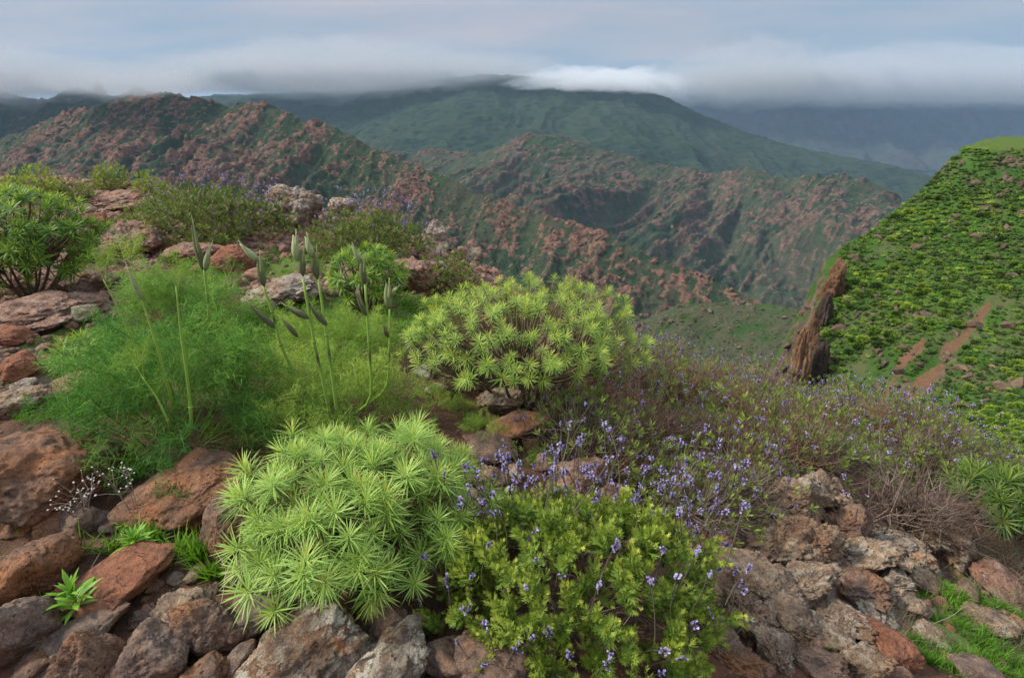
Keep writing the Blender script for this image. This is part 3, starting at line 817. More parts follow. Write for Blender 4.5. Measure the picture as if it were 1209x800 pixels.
# ------------------------------------------------------------------ cloud caps lying on the mountain tops
def mat_volume(name, col, dens, aniso=0.0):
    m, nt = new_mat(name)
    p = nd(nt, 'VolumePrincipled', {'Color': (*col, 1), 'Density': dens, 'Anisotropy': aniso})
    nd(nt, 'OutputMaterial', {'Volume': p.outputs[0]})
    return m
def cloud(label, u0, u1, v_low, v_top, Y, depth, seed, dens, layers=5, bow=0.0, col=.66):
    """a bank of mist: thick at its base, thinning upwards in ragged layers"""
    rg = np.random.default_rng(seed)
    m = mat_volume('cloud_%d' % seed, (col, col * 1.003, col * 1.01), dens)
    root = None
    a_, b_, t = at(u0, v_low, Y), at(u1, v_low, Y), at((u0 + u1) / 2, v_top, Y)
    wx, h = b_[0] - a_[0], t[2] - a_[2]
    V, F = ico(6)
    for k in range(layers):
        f = 1 - .80 * k / layers
        W = V.copy()
        n = fbm(np.stack([W[:, 0] * 6.5, W[:, 1] * 2.5, W[:, 2] * 1.6], -1) + seed + k * 5, 5, seed + k, gain=.6)
        W = W * (1 + .22 * n)[:, None]
        W[:, 2] *= 1 + .45 * fbm(np.stack([V[:, 0] * 4 + k * 3.1, V[:, 1] * 2], -1), 4, seed + 40 + k)
        ctr = np.array([(a_[0] + b_[0]) / 2 + rg.normal(0, .07) * wx, Y + rg.normal(0, .05) * depth, a_[2] + h * (.5 * f + .05 + .03 * k)])
        S = W * (wx * .5 * (.72 + .28 * f), depth * .5 * (.6 + .4 * f), h * .5 * f)
        S[:, 2] -= bow * h * (W[:, 0] ** 2)
        me = mesh_np('cloud', S, F, m)
        if root is None:
            root = tag(link('cloud', me, loc=tuple(ctr)), label, 'cloud', kind='stuff')
            rc = ctr
        else:
            tag(link('cloud_layer', me, parent=root, loc=tuple(ctr - rc)), kind='stuff')
cloud('grey cloud cap on the green plateau mountain', 170, 640, 122, 52, 2900, 1000, 1, .00085, 6)
cloud('pale rolling cloud over the shoulder of the plateau mountain', 600, 800, 112, 80, 2650, 420, 2, .0030, 4, .12, .90)
cloud('broad cloud bank over the dark blue far massif', 740, 1500, 137, 58, 5150, 1500, 3, .00060, 6)
cloud('thin mist over the peaks behind the rocky ridge', -330, 170, 126, 50, 1400, 480, 4, .0016, 5)
cloud('torn mist over the crest of the rocky ridge', 60, 260, 119, 78, 880, 160, 5, .0030, 4)
cloud('soft cloud veil between the plateau top and the far massif', 780, 1010, 128, 50, 2750, 500, 6, .0011, 5)

# ------------------------------------------------------------------ haze in the valley air
hz = mat_volume('haze_air', (.52, .74, 1.0), .000055, 0.0)
x0, x1, y0, y1, z0, z1 = -14600, 14600, -14600, 14600, -331.5, 560
V = [(x, y, z) for x in (x0, x1) for y in (y0, y1) for z in (z0, z1)]
F = [(0, 1, 3, 2), (4, 6, 7, 5), (0, 4, 5, 1), (2, 3, 7, 6), (0, 2, 6, 4), (1, 5, 7, 3)]
tag(link('haze', mesh_np('haze', np.array(V, float), np.array(F), hz, smooth=False)), 'thin blue haze filling the valley air', 'haze', kind='stuff')
# ------------------------------------------------------------------ loose boulders and stones
def place_rock(name, u, v, w, h, mat, seed, tilt=0.0, sub=5, label=None, cat='rock', group=None, parent=None, rough=.09, fine=.035, strata=0.0, cuts=11, k=9, lift=0.0, shape=None, depth=None):
    g = hit(u, min(v + .30 * h, 812))
    d = ray(u, v)
    Yc = g[1] + .02
    D = Yc / d[1]
    c = at(u, v, Yc)
    ang = math.atan2(-d[2], math.hypot(d[0], d[1]))
    rx, hp = w / 2 / FPX * D, h / 2 / FPX * D
    ry = min(.9 * rx, 1.05 * hp / max(.35, math.sin(ang))) if depth is None else depth * rx
    rzz = math.sqrt(max(hp ** 2 - (ry * math.sin(ang)) ** 2, (.55 * hp) ** 2)) / math.cos(ang)
    c[2] = max(c[2], gz(c[0], c[1]) + .25 * rzz) if lift == 0 else c[2]
    # never leave a gap below: reach down to the soil
    low = gz(c[0], c[1]) - (c[2] - rzz)
    if low < .15 * rzz:
        ext = .15 * rzz - low
        rzz += ext / 2; c[2] -= ext / 2
    W, F = shape or rock_shape(seed, sub, cuts, k, rough, fine, strata)
    me = mesh_np(name, W * (rx * 1.04, ry, rzz * 1.04), F, ROCK[mat])
    rg = random.Random(seed)
    # yaw towards the viewing ray so the measured width is the width across the view
    yaw = -math.atan2(d[0], d[1])
    o = link(name, me, parent=parent)
    o.rotation_euler = (0, -R(tilt), yaw)
    o.location = c if parent is None else Vector(c) - parent.location
    if parent is None:
        tag(o, label, cat, group)
    return o

BOULDERS = [  # u, v, w, h, material, tilt, detail, label
    (62, 556, 150, 118, 'rust', 2, 6, 'large flat-topped rust brown boulder below the feathery fennel'),
    (212, 582, 138, 82, 'rust', 17, 6, 'long pitted reddish boulder slanting up beside the pale green euphorbia'),
    (279, 622, 78, 84, 'brown', -8, 6, 'rounded brown boulder half hidden behind drooping euphorbia rosettes'),
    (104, 612, 54, 44, 'grey', 5, 5, 'dark stone mound behind the dry seed-head stalks'),
    (38, 672, 104, 84, 'rust', 14, 6, 'squared brown boulder with an orange face above the broad-leaved herb'),
    (16, 742, 88, 100, 'grey', 35, 6, 'leaning grey brown boulder beside the broad-leaved herb'),
    (140, 690, 132, 62, 'red', 6, 5, 'flat red earthy slab between the two leafy herbs'),
    (86, 764, 128, 48, 'grey', 14, 6, 'dark thin slab lying below the broad-leaved herb'),
    (106, 786, 72, 78, 'brown', 20, 6, 'wedge-shaped brown stone leaning on the dark thin slab'),
    (178, 782, 96, 84, 'grey', 0, 6, 'smooth rounded brown boulder beside the wedge-shaped stone'),
    (28, 795, 54, 36, 'brown', 20, 5, 'small brown stone at the foot of the leaning grey boulder'),
    (213, 722, 74, 60, 'tan', 10, 6, 'lichen dusted stone with a cracked top beside the twiggy dead sprig'),
    (254, 742, 80, 86, 'brown', 12, 6, 'angular brown boulder with an orange ridge under the dead sprig'),
    (308, 724, 82, 58, 'grey', -6, 6, 'smooth dark grey stone under the edge of the pale euphorbia'),
    (243, 796, 60, 44, 'brown', 8, 5, 'small smooth brown stone in front of the angular boulder'),
    (344, 772, 166, 100, 'lichen', 16, 6, 'big grey boulder speckled with black and pale lichen'),
    (450, 738, 76, 60, 'brown', 22, 6, 'shadowed brown wedge of rock between two lichened boulders'),
    (446, 792, 122, 84, 'lichen', 6, 6, 'pale lichened boulder with orange patches and a peaked top'),
    (522, 780, 86, 66, 'brown', -14, 6, 'dark brown boulder below the lavender beside the pale peaked boulder'),
    (596, 792, 120, 74, 'brown', -8, 6, 'broad rough brown boulder under the lavender'),
    (18, 477, 76, 40, 'tan', 8, 5, 'pale weathered slab at the left of the grass below the bank'),
    (80, 456, 74, 24, 'pink', 18, 5, 'thin reddish rock ledge beside the green grass'),
    (12, 396, 44, 24, 'red', -10, 5, 'reddish stone in the bank below the dark euphorbia'),
    (22, 432, 40, 30, 'red', 0, 5, 'dark red stone beside the thin rock ledge'),
    (140, 470, 62, 30, 'pink', 8, 5, 'pinkish stone peeping out under the fennel leaves'),
    (590, 474, 60, 42, 'tan', 20, 6, 'tilted tan stone under the round euphorbia, ringed with lichen'),
    (614, 506, 74, 46, 'rust', 14, 6, 'rusty brown pitted rock below the tilted tan stone'),
    (582, 533, 62, 36, 'brown', -14, 5, 'dark brown rock half under the fine grass tuft'),
    (577, 566, 56, 44, 'tan', -30, 5, 'tan rock behind the lavender spikes beside the pale euphorbia'),
    (684, 570, 70, 56, 'pink', -12, 6, 'pale pink rock rising behind the lavender spikes'),
    (733, 592, 62, 42, 'pink', -24, 6, 'low pinkish rock sloping down behind the lavender'),
    (352, 248, 62, 62, 'crust', 8, 6, 'white lichened rock knob with an orange spot on the skyline'),
    (404, 243, 32, 20, 'crust', -4, 5, 'small pale rock beside the lichened knob on the skyline'),
    (512, 284, 42, 46, 'crust', -10, 6, 'orange lichened rock at the end of the clipped-looking green shrub'),
    (268, 308, 62, 40, 'red', -6, 6, 'crumbling red rock lump with moss on top'),
    (330, 342, 92, 34, 'crust', 4, 6, 'low pale crusted rock in the green carpet'),
    (490, 328, 56, 48, 'pink', -18, 6, 'pinkish rock shelf behind the small euphorbia'),
    (150, 238, 86, 26, 'pink', 4, 6, 'broken pink rock crest beside the small green lawn'),
    (228, 262, 74, 30, 'pink', 6, 6, 'pitted pink rock shelf in front of the flowering shrub'),
    (150, 285, 74, 46, 'pink', -8, 6, 'crumbly pink rock bank beside the dark euphorbia'),
    (60, 366, 118, 44, 'pink', 6, 6, 'broad crumbly pink rock table below the dark euphorbia'),
    (230, 300, 70, 30, 'pink', 0, 5, 'flat pink rock with pale crust by the red lump'),
    (1046, 760, 76, 54, 'red', -16, 6, 'loose dark red stone at the edge of the grass'),
    (1018, 782, 46, 58, 'tan', -32, 5, 'pale flat slab standing beside the loose dark red stone'),
    (1170, 732, 56, 38, 'tan', -24, 5, 'smooth tan stone in the green grass'),
    (1164, 800, 70, 34, 'grey', -16, 5, 'grey stone at the lower edge of the grass'),
    (1105, 757, 52, 28, 'tan', -30, 5, 'narrow tan stone sunk in the grass'),
    (1180, 690, 66, 30, 'pink', -22, 5, 'pinkish stone in the dry grass below the glossy euphorbia'),
]
for i, (u, v, w, h, m, tilt, sub, lab) in enumerate(BOULDERS):
    crag = m in ('pink', 'crust', 'tan')
    place_rock('boulder' if w > 55 else 'stone', u, v, w, h, m, 500 + i * 7, tilt, sub, lab, rough=.15 if crag else .10, fine=.085 if crag else .045, k=7 if crag else 10)

# the fractured outcrop on the right: one rock mass of many blocks
oc = hit(960, 680)
outcrop = empty('rock_outcrop', tuple(oc), 'fractured tan and brown rock outcrop on the slope beside the grass', 'rock')
BLOCKS = [(938, 598, 76, 72, 'tan', 30), (978, 588, 58, 50, 'tan', -20), (905, 640, 96, 44, 'tan', 24), (868, 662, 62, 34, 'tan', 26), (952, 640, 70, 78, 'tan', 44), (990, 625, 62, 56, 'brown', 10),
          (898, 690, 104, 62, 'tan', -20), (950, 690, 78, 56, 'tan', 34), (868, 690, 52, 36, 'brown', 8), (1020, 655, 76, 44, 'tan', 20), (1062, 640, 76, 44, 'crust', 0), (1104, 625, 76, 54, 'tan', -24),
          (1132, 652, 58, 44, 'tan', -34), (1080, 668, 52, 34, 'crust', -12), (1010, 692, 70, 40, 'brown', 12), (1050, 690, 54, 44, 'crust', 30), (985, 722, 82, 40, 'tan', 8), (935, 735, 74, 48, 'tan', -12),
          (880, 728, 62, 50, 'tan', -16), (1030, 722, 52, 34, 'crust', -14), (975, 750, 60, 34, 'tan', -6), (920, 772, 70, 44, 'tan', -26), (868, 772, 66, 46, 'brown', 12), (968, 786, 60, 34, 'brown', 10),
          (1070, 712, 40, 28, 'crust', 6), (1096, 690, 40, 26, 'tan', -20), (845, 640, 44, 30, 'brown', 14)]
for i, (u, v, w, h, m, tilt) in enumerate(BLOCKS):
    place_rock('rock_block', u, v, w * 1.08, h * 1.05, m, 900 + i * 5, tilt, 6 if w > 60 else 5, parent=outcrop, rough=.19, fine=.13, cuts=9, k=9, strata=.03)

# rubble: loose stones that only their place tells apart
rg = random.Random(7)
small = [rock_shape(40 + s, 4, 10, 9, .10, .045) for s in range(6)]
def rubble(spots, label, group, mats):
    word = {'brown': 'brown', 'rust': 'rusty orange', 'grey': 'dark grey', 'tan': 'tan', 'pink': 'pinkish', 'red': 'red', 'crust': 'pale crusted'}
    for (u, v, w) in spots:
        mt = rg.choice(mats)
        place_rock('stone', u, v, w, w * rg.uniform(.6, .85), mt, rg.randrange(9999), rg.uniform(-25, 25), label='%s %s stone %s' % ('very small' if w < 27 else 'small', word[mt], label), group=group, shape=small[rg.randrange(6)])
rubble([(228, 614, 38), (196, 624, 42), (226, 655, 38), (300, 672, 60), (182, 698, 24), (172, 732, 30), (330, 690, 40), (285, 690, 34), (135, 622, 30), (75, 612, 34), (60, 622, 40), (150, 655, 22), (270, 660, 22), (232, 684, 24),
        (210, 688, 20), (20, 628, 34), (72, 700, 22), (162, 742, 26), (285, 780, 40), (400, 760, 30), (480, 760, 34), (250, 700, 20), (345, 712, 36), (120, 650, 20), (300, 640, 26), (90, 585, 20)],
       'wedged in the rubble between the left boulders', 'small stones between the left boulders', ['brown', 'rust', 'grey'])
rubble([(560, 520, 30), (628, 524, 28), (640, 548, 34), (605, 560, 30), (555, 590, 34), (655, 580, 26), (700, 610, 34), (760, 620, 30), (600, 585, 26)],
       'under the euphorbia behind the lavender', 'small stones behind the lavender', ['rust', 'brown', 'tan'])
rubble([(840, 700, 30), (850, 745, 34), (1000, 745, 26), (1020, 740, 22), (900, 790, 30), (960, 765, 26), (1090, 725, 20), (1110, 715, 22), (1140, 700, 26), (1060, 795, 30), (1195, 740, 26), (1140, 690, 22), (990, 770, 24), (820, 780, 32), (1120, 780, 26)],
       'lying below the rock outcrop', 'small stones below the outcrop', ['tan', 'brown', 'pink'])
rubble([(100, 250, 26), (200, 236, 24), (175, 268, 30), (120, 300, 30), (195, 290, 28), (260, 278, 26), (300, 325, 26), (365, 345, 30), (20, 340, 26), (100, 372, 30), (455, 345, 22), (520, 318, 26), (545, 300, 22), (440, 395, 24),
        (500, 440, 26), (515, 462, 24), (60, 385, 24), (30, 455, 26), (110, 262, 30), (285, 268, 26), (470, 305, 26), (560, 302, 22), (235, 318, 24), (130, 330, 26)],
       'on the upper bank among the shrubs', 'small stones on the upper bank', ['pink', 'red', 'crust'])

# grit and gravel on the soil
def gravel(n, seed):
    rg = np.random.default_rng(seed)
    x = rg.uniform(-5.5, 4.5, n); y = 1.0 + 7.5 * rg.random(n) ** 1.5
    x = x * (.35 + y / 6)
    z = gz(x, y)
    b = Bag()
    sc = .004 + .016 * rg.random(n) ** 3
    sc *= (1 + .12 * y)
    which = rg.integers(0, 6, n)
    for k in range(6):
        w = which == k
        V, F = ico(1)
        q = np.random.default_rng(seed + k)
        T = (V * (1 + .22 * q.normal(size=(12, 1))) * (1.1, .9, .65), F, np.full(12, .5))
        b.inst(T, np.stack([x, y, z], -1)[w], frames(rg.normal(size=(w.sum(), 3)) * .4 + (0, 0, 1), rg.random(w.sum()) * 6.28), sc[w])
    return tag(link('gravel', b.mesh('gravel', ROCK['brown'])), 'fine brown gravel strewn over the red soil', 'gravel', kind='stuff')
gravel(9000, 77)

# crumbled rock lying over the bedrock of the upper bank and the outcrop
def crumble(n, seed):
    rg = np.random.default_rng(seed)
    x = rg.uniform(-9, 3, 60000); y = rg.uniform(.6, 9.5, 60000)
    k = rg.random(60000) < np.maximum(rock_zone(x, y) ** 2, .06 * (vnoise(np.stack([x, y], -1) * .9, 4) > .1))
    x, y = x[k][:n], y[k][:n]
    z = gz(x, y)
    b = Bag(); m = len(x)
    sc = (.012 + .035 * rg.random(m) ** 2.5) * (.55 + .13 * y)
    which = rg.integers(0, 6, m)
    for q in range(6):
        w = which == q
        V, F = ico(2)
        qq = np.random.default_rng(seed + q)
        T = (V * (1 + .16 * qq.normal(size=(len(V), 1))) * (1.2, .9, .7), F, np.full(len(V), .5))
        b.inst(T, np.stack([x, y, z], -1)[w], frames(rg.normal(size=(w.sum(), 3)) * .5 + (0, 0, 1), rg.random(w.sum()) * 6.28), sc[w])
    tag(link('rubble', b.mesh('rubble', ROCK['pink'])), 'crumbled pinkish rock chips on the bedrock of the bank', 'rubble', kind='stuff')
crumble(5200, 88)
# ------------------------------------------------------------------ plant building blocks
GOLD = 2.399963
def leaf_strip(L, w, bend=.15, fold=.25, segs=3, v0=.4, v1=.7, wide=.45):
    """one leaf: folded tapering blade, base at 0, length along Z, bending towards +Y"""
    t = np.linspace(0, 1, segs + 1)
    wid = w * .5 * np.clip(np.minimum(.35 + t / wide * .65, (1 - t) / (1 - wide) * 1.05), 0.02, 1)
    ce = np.stack([0 * t, bend * L * t ** 2, L * t * (1 - .25 * abs(bend) * t)], -1)
    V, F, A = [], [], []
    for i in range(segs):
        c = ce[i]
        V += [c + (-wid[i], 0, 0), c + (0, fold * wid[i], 0), c + (wid[i], 0, 0)]
        A += [v0 + (v1 - v0) * t[i]] * 3
    V.append(ce[-1]); A.append(v1)
    for i in range(segs - 1):
        a = 3 * i
        F += [(a, a + 1, a + 4), (a, a + 4, a + 3), (a + 1, a + 2, a + 5), (a + 1, a + 5, a + 4)]
    a = 3 * (segs - 1)
    F += [(a, a + 1, a + 3), (a + 1, a + 2, a + 3)]
    return np.array(V), np.array(F), np.array(A)

def rosette_arrays(seed, n, L, w, spread=100, droop=.18, stem=.03, segs=3):
    rg = np.random.default_rng(seed)
    b = Bag()
    T = leaf_strip(1.0, w / L, droop, -.35, segs, 0, .12)
    i = np.arange(n)
    f = (i + .5) / n
    el = np.radians(8 + (spread - 8) * f ** .75 + rg.normal(0, 7, n))
    ph = i * GOLD + rg.normal(0, .15, n)
    rad = np.stack([np.cos(ph), np.sin(ph), 0 * ph], -1)
    d = rad * np.sin(el)[:, None] + np.array([0, 0, 1]) * np.cos(el)[:, None]
    tan = np.stack([-np.sin(ph), np.cos(ph), 0 * ph], -1)
    nrm = np.cross(d, tan)
    Rm = np.stack([tan, nrm * np.sign((nrm * rad).sum(-1) + 1e-6)[:, None], d], -1)
    ln = L * (.55 + .45 * np.sqrt(f)) * rg.uniform(.85, 1.1, n)
    pos = np.stack([0 * f, 0 * f, stem * (1 - f)], -1) + d * .006
    age = .86 - .62 * f + rg.normal(0, .07, n)
    age = np.where(rg.random(n) < .008, 1.05, np.minimum(age, .92))
    b.inst(T, pos, Rm, ln, age)
    return b

def dome_points(n, rx, ry, rzz, lo, rg, jit=.08, lump=.12, seed=0):
    """points spread evenly over an ellipsoid above elevation lo (sine), with outward normals"""
    k = np.arange(n) + .5
    z = 1 - (1 - lo) * k / n
    ph = k * GOLD + rg.normal(0, .12, n)
    r = np.sqrt(np.maximum(1 - z * z, 0))
    d = np.stack([r * np.cos(ph), r * np.sin(ph), z], -1) + rg.normal(0, .05, (n, 3))
    d /= np.linalg.norm(d, axis=1, keepdims=True)
    s = 1 + lump * fbm(d * 2.2 + seed, 3, seed) + rg.normal(0, jit, n)
    P = d * s[:, None] * (rx, ry, rzz)
    nrm = d / (rx, ry, rzz); nrm /= np.linalg.norm(nrm, axis=1, keepdims=True)
    return P, nrm

def box_to_ellipsoid(u, v, w, h, base_v=None, depth=.95):
    """picture box of a bush -> centre, half sizes, foot on the soil"""
    g = hit(u, base_v if base_v is not None else v + .42 * h)
    d = ray(u, v)
    Yc = g[1]
    D = Yc / d[1]
    ang = math.atan2(-d[2], math.hypot(d[0], d[1]))
    rx, hp = w / 2 / FPX * D, h / 2 / FPX * D
    ry = min(depth * rx, .95 * hp / max(.25, math.sin(ang)))
    rzz = math.sqrt(max(hp ** 2 - (ry * math.sin(ang)) ** 2, (.6 * hp) ** 2)) / math.cos(ang)
    return at(u, v, Yc), rx, ry, rzz, g

def euphorbia(label, u, v, w, h, base_v, n, size, mat, leaf=(34, .085, .0075), lo=-.35, seed=1, spread=100, up=.45, nprim=16, thick=.011, inner=.12, depth=.95, mats_branch='bark', lump=.12, jit=.08, holes=-.38):
    c, rx, ry, rzz, g = box_to_ellipsoid(u, v, w, h, base_v, depth)
    rx, ry, rzz = rx - size * .55, ry - size * .5, rzz - size * .5
    root = empty('euphorbia_bush', tuple(g), label, 'bush')
    rg = np.random.default_rng(seed)
    P, N = dome_points(n, rx, ry, rzz, lo, rg, jit, lump, seed)
    # thin places where branches have died back
    hole = fbm(N * 2.4 + seed * 3.7, 3, seed + 12) + rg.normal(0, .12, n) < holes
    P, N = P[~hole], N[~hole]; n = len(P)
    ins = rg.random(n) < inner
    P[ins] *= rg.uniform(.55, .8, ins.sum())[:, None]
    P = P + c - g
    floor = gz(P[:, 0] + g[0], P[:, 1] + g[1]) - g[2] + size * .28
    P[:, 2] = np.maximum(P[:, 2], floor)
    d = N * (1 - up) + np.array([0, 0, up]) + rg.normal(0, .16, (n, 3))
    meshes = [rosette_arrays(seed * 31 + k, leaf[0] + k % 4, leaf[1], leaf[2], spread + 6 * (k % 3)).mesh('leaf_rosette', LEAF[mat]) for k in range(7)]
    Rm = frames(d, rg.random(n) * 6.28)
    for i in range(n):
        M = Matrix(Rm[i].tolist()).to_4x4()
        s = rg.uniform(.80, 1.15)
        M = Matrix.Translation(P[i].tolist()) @ M @ Matrix.Scale(s, 4)
        link('leaf_rosette', meshes[rg.integers(0, 7)], root, M=M)
    # branches: forks from the foot to clusters of rosettes
    ctr = [int(rg.integers(0, n))]
    dist = np.linalg.norm(P - P[ctr[0]], axis=1)
    for k in range(nprim - 1):
        ctr.append(int(np.argmax(dist)))
        dist = np.minimum(dist, np.linalg.norm(P - P[ctr[-1]], axis=1))
    own = np.argmin(np.linalg.norm(P[:, None] - P[ctr][None], axis=2), axis=1)
    foot = np.array([0, 0, -.04])
    for k in range(nprim):
        mem = np.where(own == k)[0]
        if not len(mem):
            continue
        b = Bag()
        m = P[mem].mean(0)
        node = foot + (m - foot) * .52 + rg.normal(0, .02, 3)
        mid = foot + (node - foot) * .5 + np.array([*(m[:2] * .16), -.02])
        st = foot + np.array([*(m[:2] * .06), 0])
        V, F = tube(bez(st, mid, node, 6), np.linspace(thick, thick * .62, 6), 6)
        b.add(V, F, rg.uniform(.25, .6))
        for q in mem:
            e = P[q]; ctl = node + (e - node) * .5 + np.array([*((e - node)[:2] * .2), -.02]) + rg.normal(0, .012, 3)
            V, F = tube(bez(node, ctl, e + d[q] * .004, 5), np.linspace(thick * .5, thick * .28, 5), 5, False)
            b.add(V, F, np.repeat(np.linspace(.35, .95, 5), 5)[:len(V)] if len(V) == 25 else .6)
        link('branch', b.mesh('branch', LEAF[mats_branch]), root)
    return root

# ---- feathery giant fennel
def frond_bag(seed, L=.5, curl=.35, dens=1.0, thr=.056):
    rg = np.random.default_rng(seed)
    b = Bag()
    rach = bez((0, 0, 0), (0, .05 * L, .6 * L), (0, curl * L, L), 12)
    V, F = tube(rach, np.linspace(.0042, .0016, 12), 4, False); b.add(V, F, 1.0)
    tp, td, tl = [], [], []
    npin = 8
    for i in range(npin):
        t = .26 + .74 * (i + .5) / npin
        k = min(int(t * 11), 10)
        o = rach[k] + (rach[k + 1] - rach[k]) * (t * 11 - k)
        ax = rach[k + 1] - rach[k]; ax /= np.linalg.norm(ax)
        pl = L * (.50 * (1 - t) + .14) * rg.uniform(.85, 1.15)
        for sgn in (-1, 1):
            az = rg.normal(0, .55)
            side = np.array([sgn * math.cos(az), math.sin(az), 0.0])
            pd = side * .85 + ax * .55; pd /= np.linalg.norm(pd)
            e = o + pd * pl + np.array([0, 0, -.04 * pl])
            V, F = tube(np.stack([o, (o + e) / 2 + ax * .02 * pl, e]), [.0022, .0016, .001], 3, False); b.add(V, F, 1.0)
            ns = max(4, int(pl / .026 * dens))
            for j in range(ns):
                q = (j + .6) / ns
                so = o + (e - o) * q
                sl = pl * .38 * (1 - .6 * q) + .012
                for m in range(3):
                    sdir = rg.normal(size=3); sdir -= pd * (sdir @ pd) * .8; sdir += pd * .45
                    sdir /= np.linalg.norm(sdir)
                    for r in range(3):
                        f = rg.uniform(.15, 1)
                        dd = sdir * .7 + rg.normal(0, .55, 3); dd /= np.linalg.norm(dd)
                        tp.append(so + sdir * sl * f); td.append(dd); tl.append(thr * rg.uniform(.5, 1.15))
    tp, td, tl = np.array(tp), np.array(td), np.array(tl)
    T = (np.array([[-.026, 0, 0], [.026, 0, 0], [0, .05, 1.0]]), np.array([[0, 1, 2]]), np.array([0, 0, .1]))
    b.inst(T, tp - td * tl[:, None] * .3, frames(td, rg.random(len(tp)) * 6.28), tl, rg.uniform(.05, .95, len(tp)))
    return b
FRONDS = [frond_bag(60 + k, .5, .2 + .12 * k) for k in range(5)]
FR_MESH = {}
def frond_mesh(k, mat):
    if (k, mat) not in FR_MESH:
        FR_MESH[(k, mat)] = FRONDS[k].mesh('frond', LEAF[mat])
    return FR_MESH[(k, mat)]

def fennel(label, u, v, w, h, base_v, n, mat, seed, lean=0.0, frond_scale=None, group=None):
    c, rx, ry, rzz, g = box_to_ellipsoid(u, v, w, h, base_v, .8)
    root = empty('fennel_plant', tuple(g), label, 'fennel', group)
    rg = np.random.default_rng(seed)
    top = c[2] + rzz - g[2]
    for i in range(n):
        f = (i + .5) / n
        ph = i * GOLD
        # tip target inside the measured mass, foot near the crown
        r = math.sqrt(f)
        tip = np.array([rx * r * math.cos(ph), ry * r * math.sin(ph), top * (1.0 - .72 * r ** 2.2) * rg.uniform(.7, 1.0)]) + rg.normal(0, .03, 3) * (1, 1, .4)
        tip[:2] += (c - g)[:2]
        tip[2] = max(tip[2], .06)
        st = np.array([tip[0] * .35, tip[1] * .35, max(0.0, tip[2] - .42) * .75])
        d = tip - st
        L = float(np.linalg.norm(d))
        s = max(.25, min(L / .5 * 1.12, 1.3)) if frond_scale is None else frond_scale
        M = Matrix.Translation(st.tolist()) @ Matrix(frames(d[None], np.array([rg.random() * 6.28]))[0].tolist()).to_4x4() @ Matrix.Scale(s, 4)
        link('frond', frond_mesh(int(rg.integers(0, 5)), mat), root, M=M)
    return root, g

def spindle(P, r, sides=8, a0=.3, a1=.8):
    P = np.asarray(P, float); n = len(P)
    t = np.linspace(0, 1, n)
    prof = np.sin(np.pi * np.clip(t ** .75 * .93 + .06, 0, 1))
    V, F = tube(P, np.maximum(r * prof, .0012), sides)
    A = np.concatenate([np.repeat(a0 + (a1 - a0) * t, sides), [a0, a1]])
    return V, F, A

def fennel_stalk(root, g, path, Y, r0=.010, buds=(), sheaths=(), bare=False, tone=.55):
    """flower stalk through picture points at distance Y; buds / sheaths: (u0,v0,u1,v1,width px, tone0, tone1)"""
    P = np.concatenate([[(0.0, 0.0, -.02)], np.array([at(u, v, Y) for u, v in path]) - g])
    t = np.linspace(0, len(P) - 1, 14)
    C = np.stack([np.interp(t, np.arange(len(P)), P[:, k]) for k in range(3)], -1)
    C[1:-1] = (C[:-2] + C[1:-1] * 2 + C[2:]) / 4
    rad = np.linspace(r0, r0 * (.3 if bare else .62), 14)
    V, F = tube(C, rad, 8)
    A = tone + .25 * np.linspace(0, 1, 14)
    if not bare:
        A = np.where((np.arange(14) % 6) == 2, .08, A)
    b = Bag(); b.add(V, F, np.concatenate([np.repeat(A, 8), [A[0], A[-1]]]))
    # swollen joints
    for k in (5, 9):
        W, Fi = ico(2)
        b.add(W * rad[k] * (1.35, 1.35, 1.1) + C[k], Fi, .75 if bare else .3)
    st = link('flower_stalk', b.mesh('flower_stalk', LEAF['stalk']), root)
    if bare:                                        # a young leaf opens at the top
        dv = C[-1] - C[-3]
        for a_ in (0.0, 2.3):
            d2 = dv / np.linalg.norm(dv) + .35 * np.array([math.cos(a_), math.sin(a_), 0])
            link('frond', frond_mesh(1, 'fennel_pale'), st, M=Matrix.Translation((C[-2] * .6 + C[-1] * .4).tolist()) @ Matrix(frames(d2[None], np.array([a_]))[0].tolist()).to_4x4() @ Matrix.Scale(.32, 4))
    for k, (u0, v0, u1, v1, wp, t0, t1) in enumerate(list(buds) + list(sheaths)):
        a_, e_ = at(u0, v0, Y) - g, at(u1, v1, Y - .02) - g
        D = Y / ray(u0, v0)[1]
        r = wp / 2 / FPX * D * .68
        bb = Bag()
        side = np.array([.25, -.3, .1]) * np.linalg.norm(e_ - a_) * (.25 if k % 2 else -.25)
        V, F, A = spindle(bez(a_, (a_ + e_) / 2 + side, e_, 9), r, 8, t0, t1); bb.add(V, F, A)
        # a split lip and a leafy tip
        lip = bez(a_ + (e_ - a_) * .35, (a_ + e_) / 2 + (r * .6, -r * .8, 0), a_ + (e_ - a_) * 1.22 + (r * 1.1, -.01, 0), 6)
        V, F, A = spindle(lip, r * .42, 6, t1, min(1, t1 + .2)); bb.add(V, F, A)
        link('bud_sheath', bb.mesh('bud_sheath', LEAF['sheath']), st)
    return st

# ---- lavender sprigs, spikes and twiggy shrubs
def sprig_cluster(seed, n=3, **kw):
    rg = np.random.default_rng(seed)
    b = Bag()
    for k in range(n):
        V, F, A = sprig_bag(seed * 9 + k, **kw).arrays()
        d = np.array([[rg.normal(0, .38), rg.normal(0, .38), 1.0]]) if k else np.array([[.05, 0, 1.0]])
        o = np.array([rg.normal(0, .003), rg.normal(0, .003), 0])
        b.add(V @ frames(d, np.array([rg.random() * 6.28]))[0].T + o, F, A)
    return b

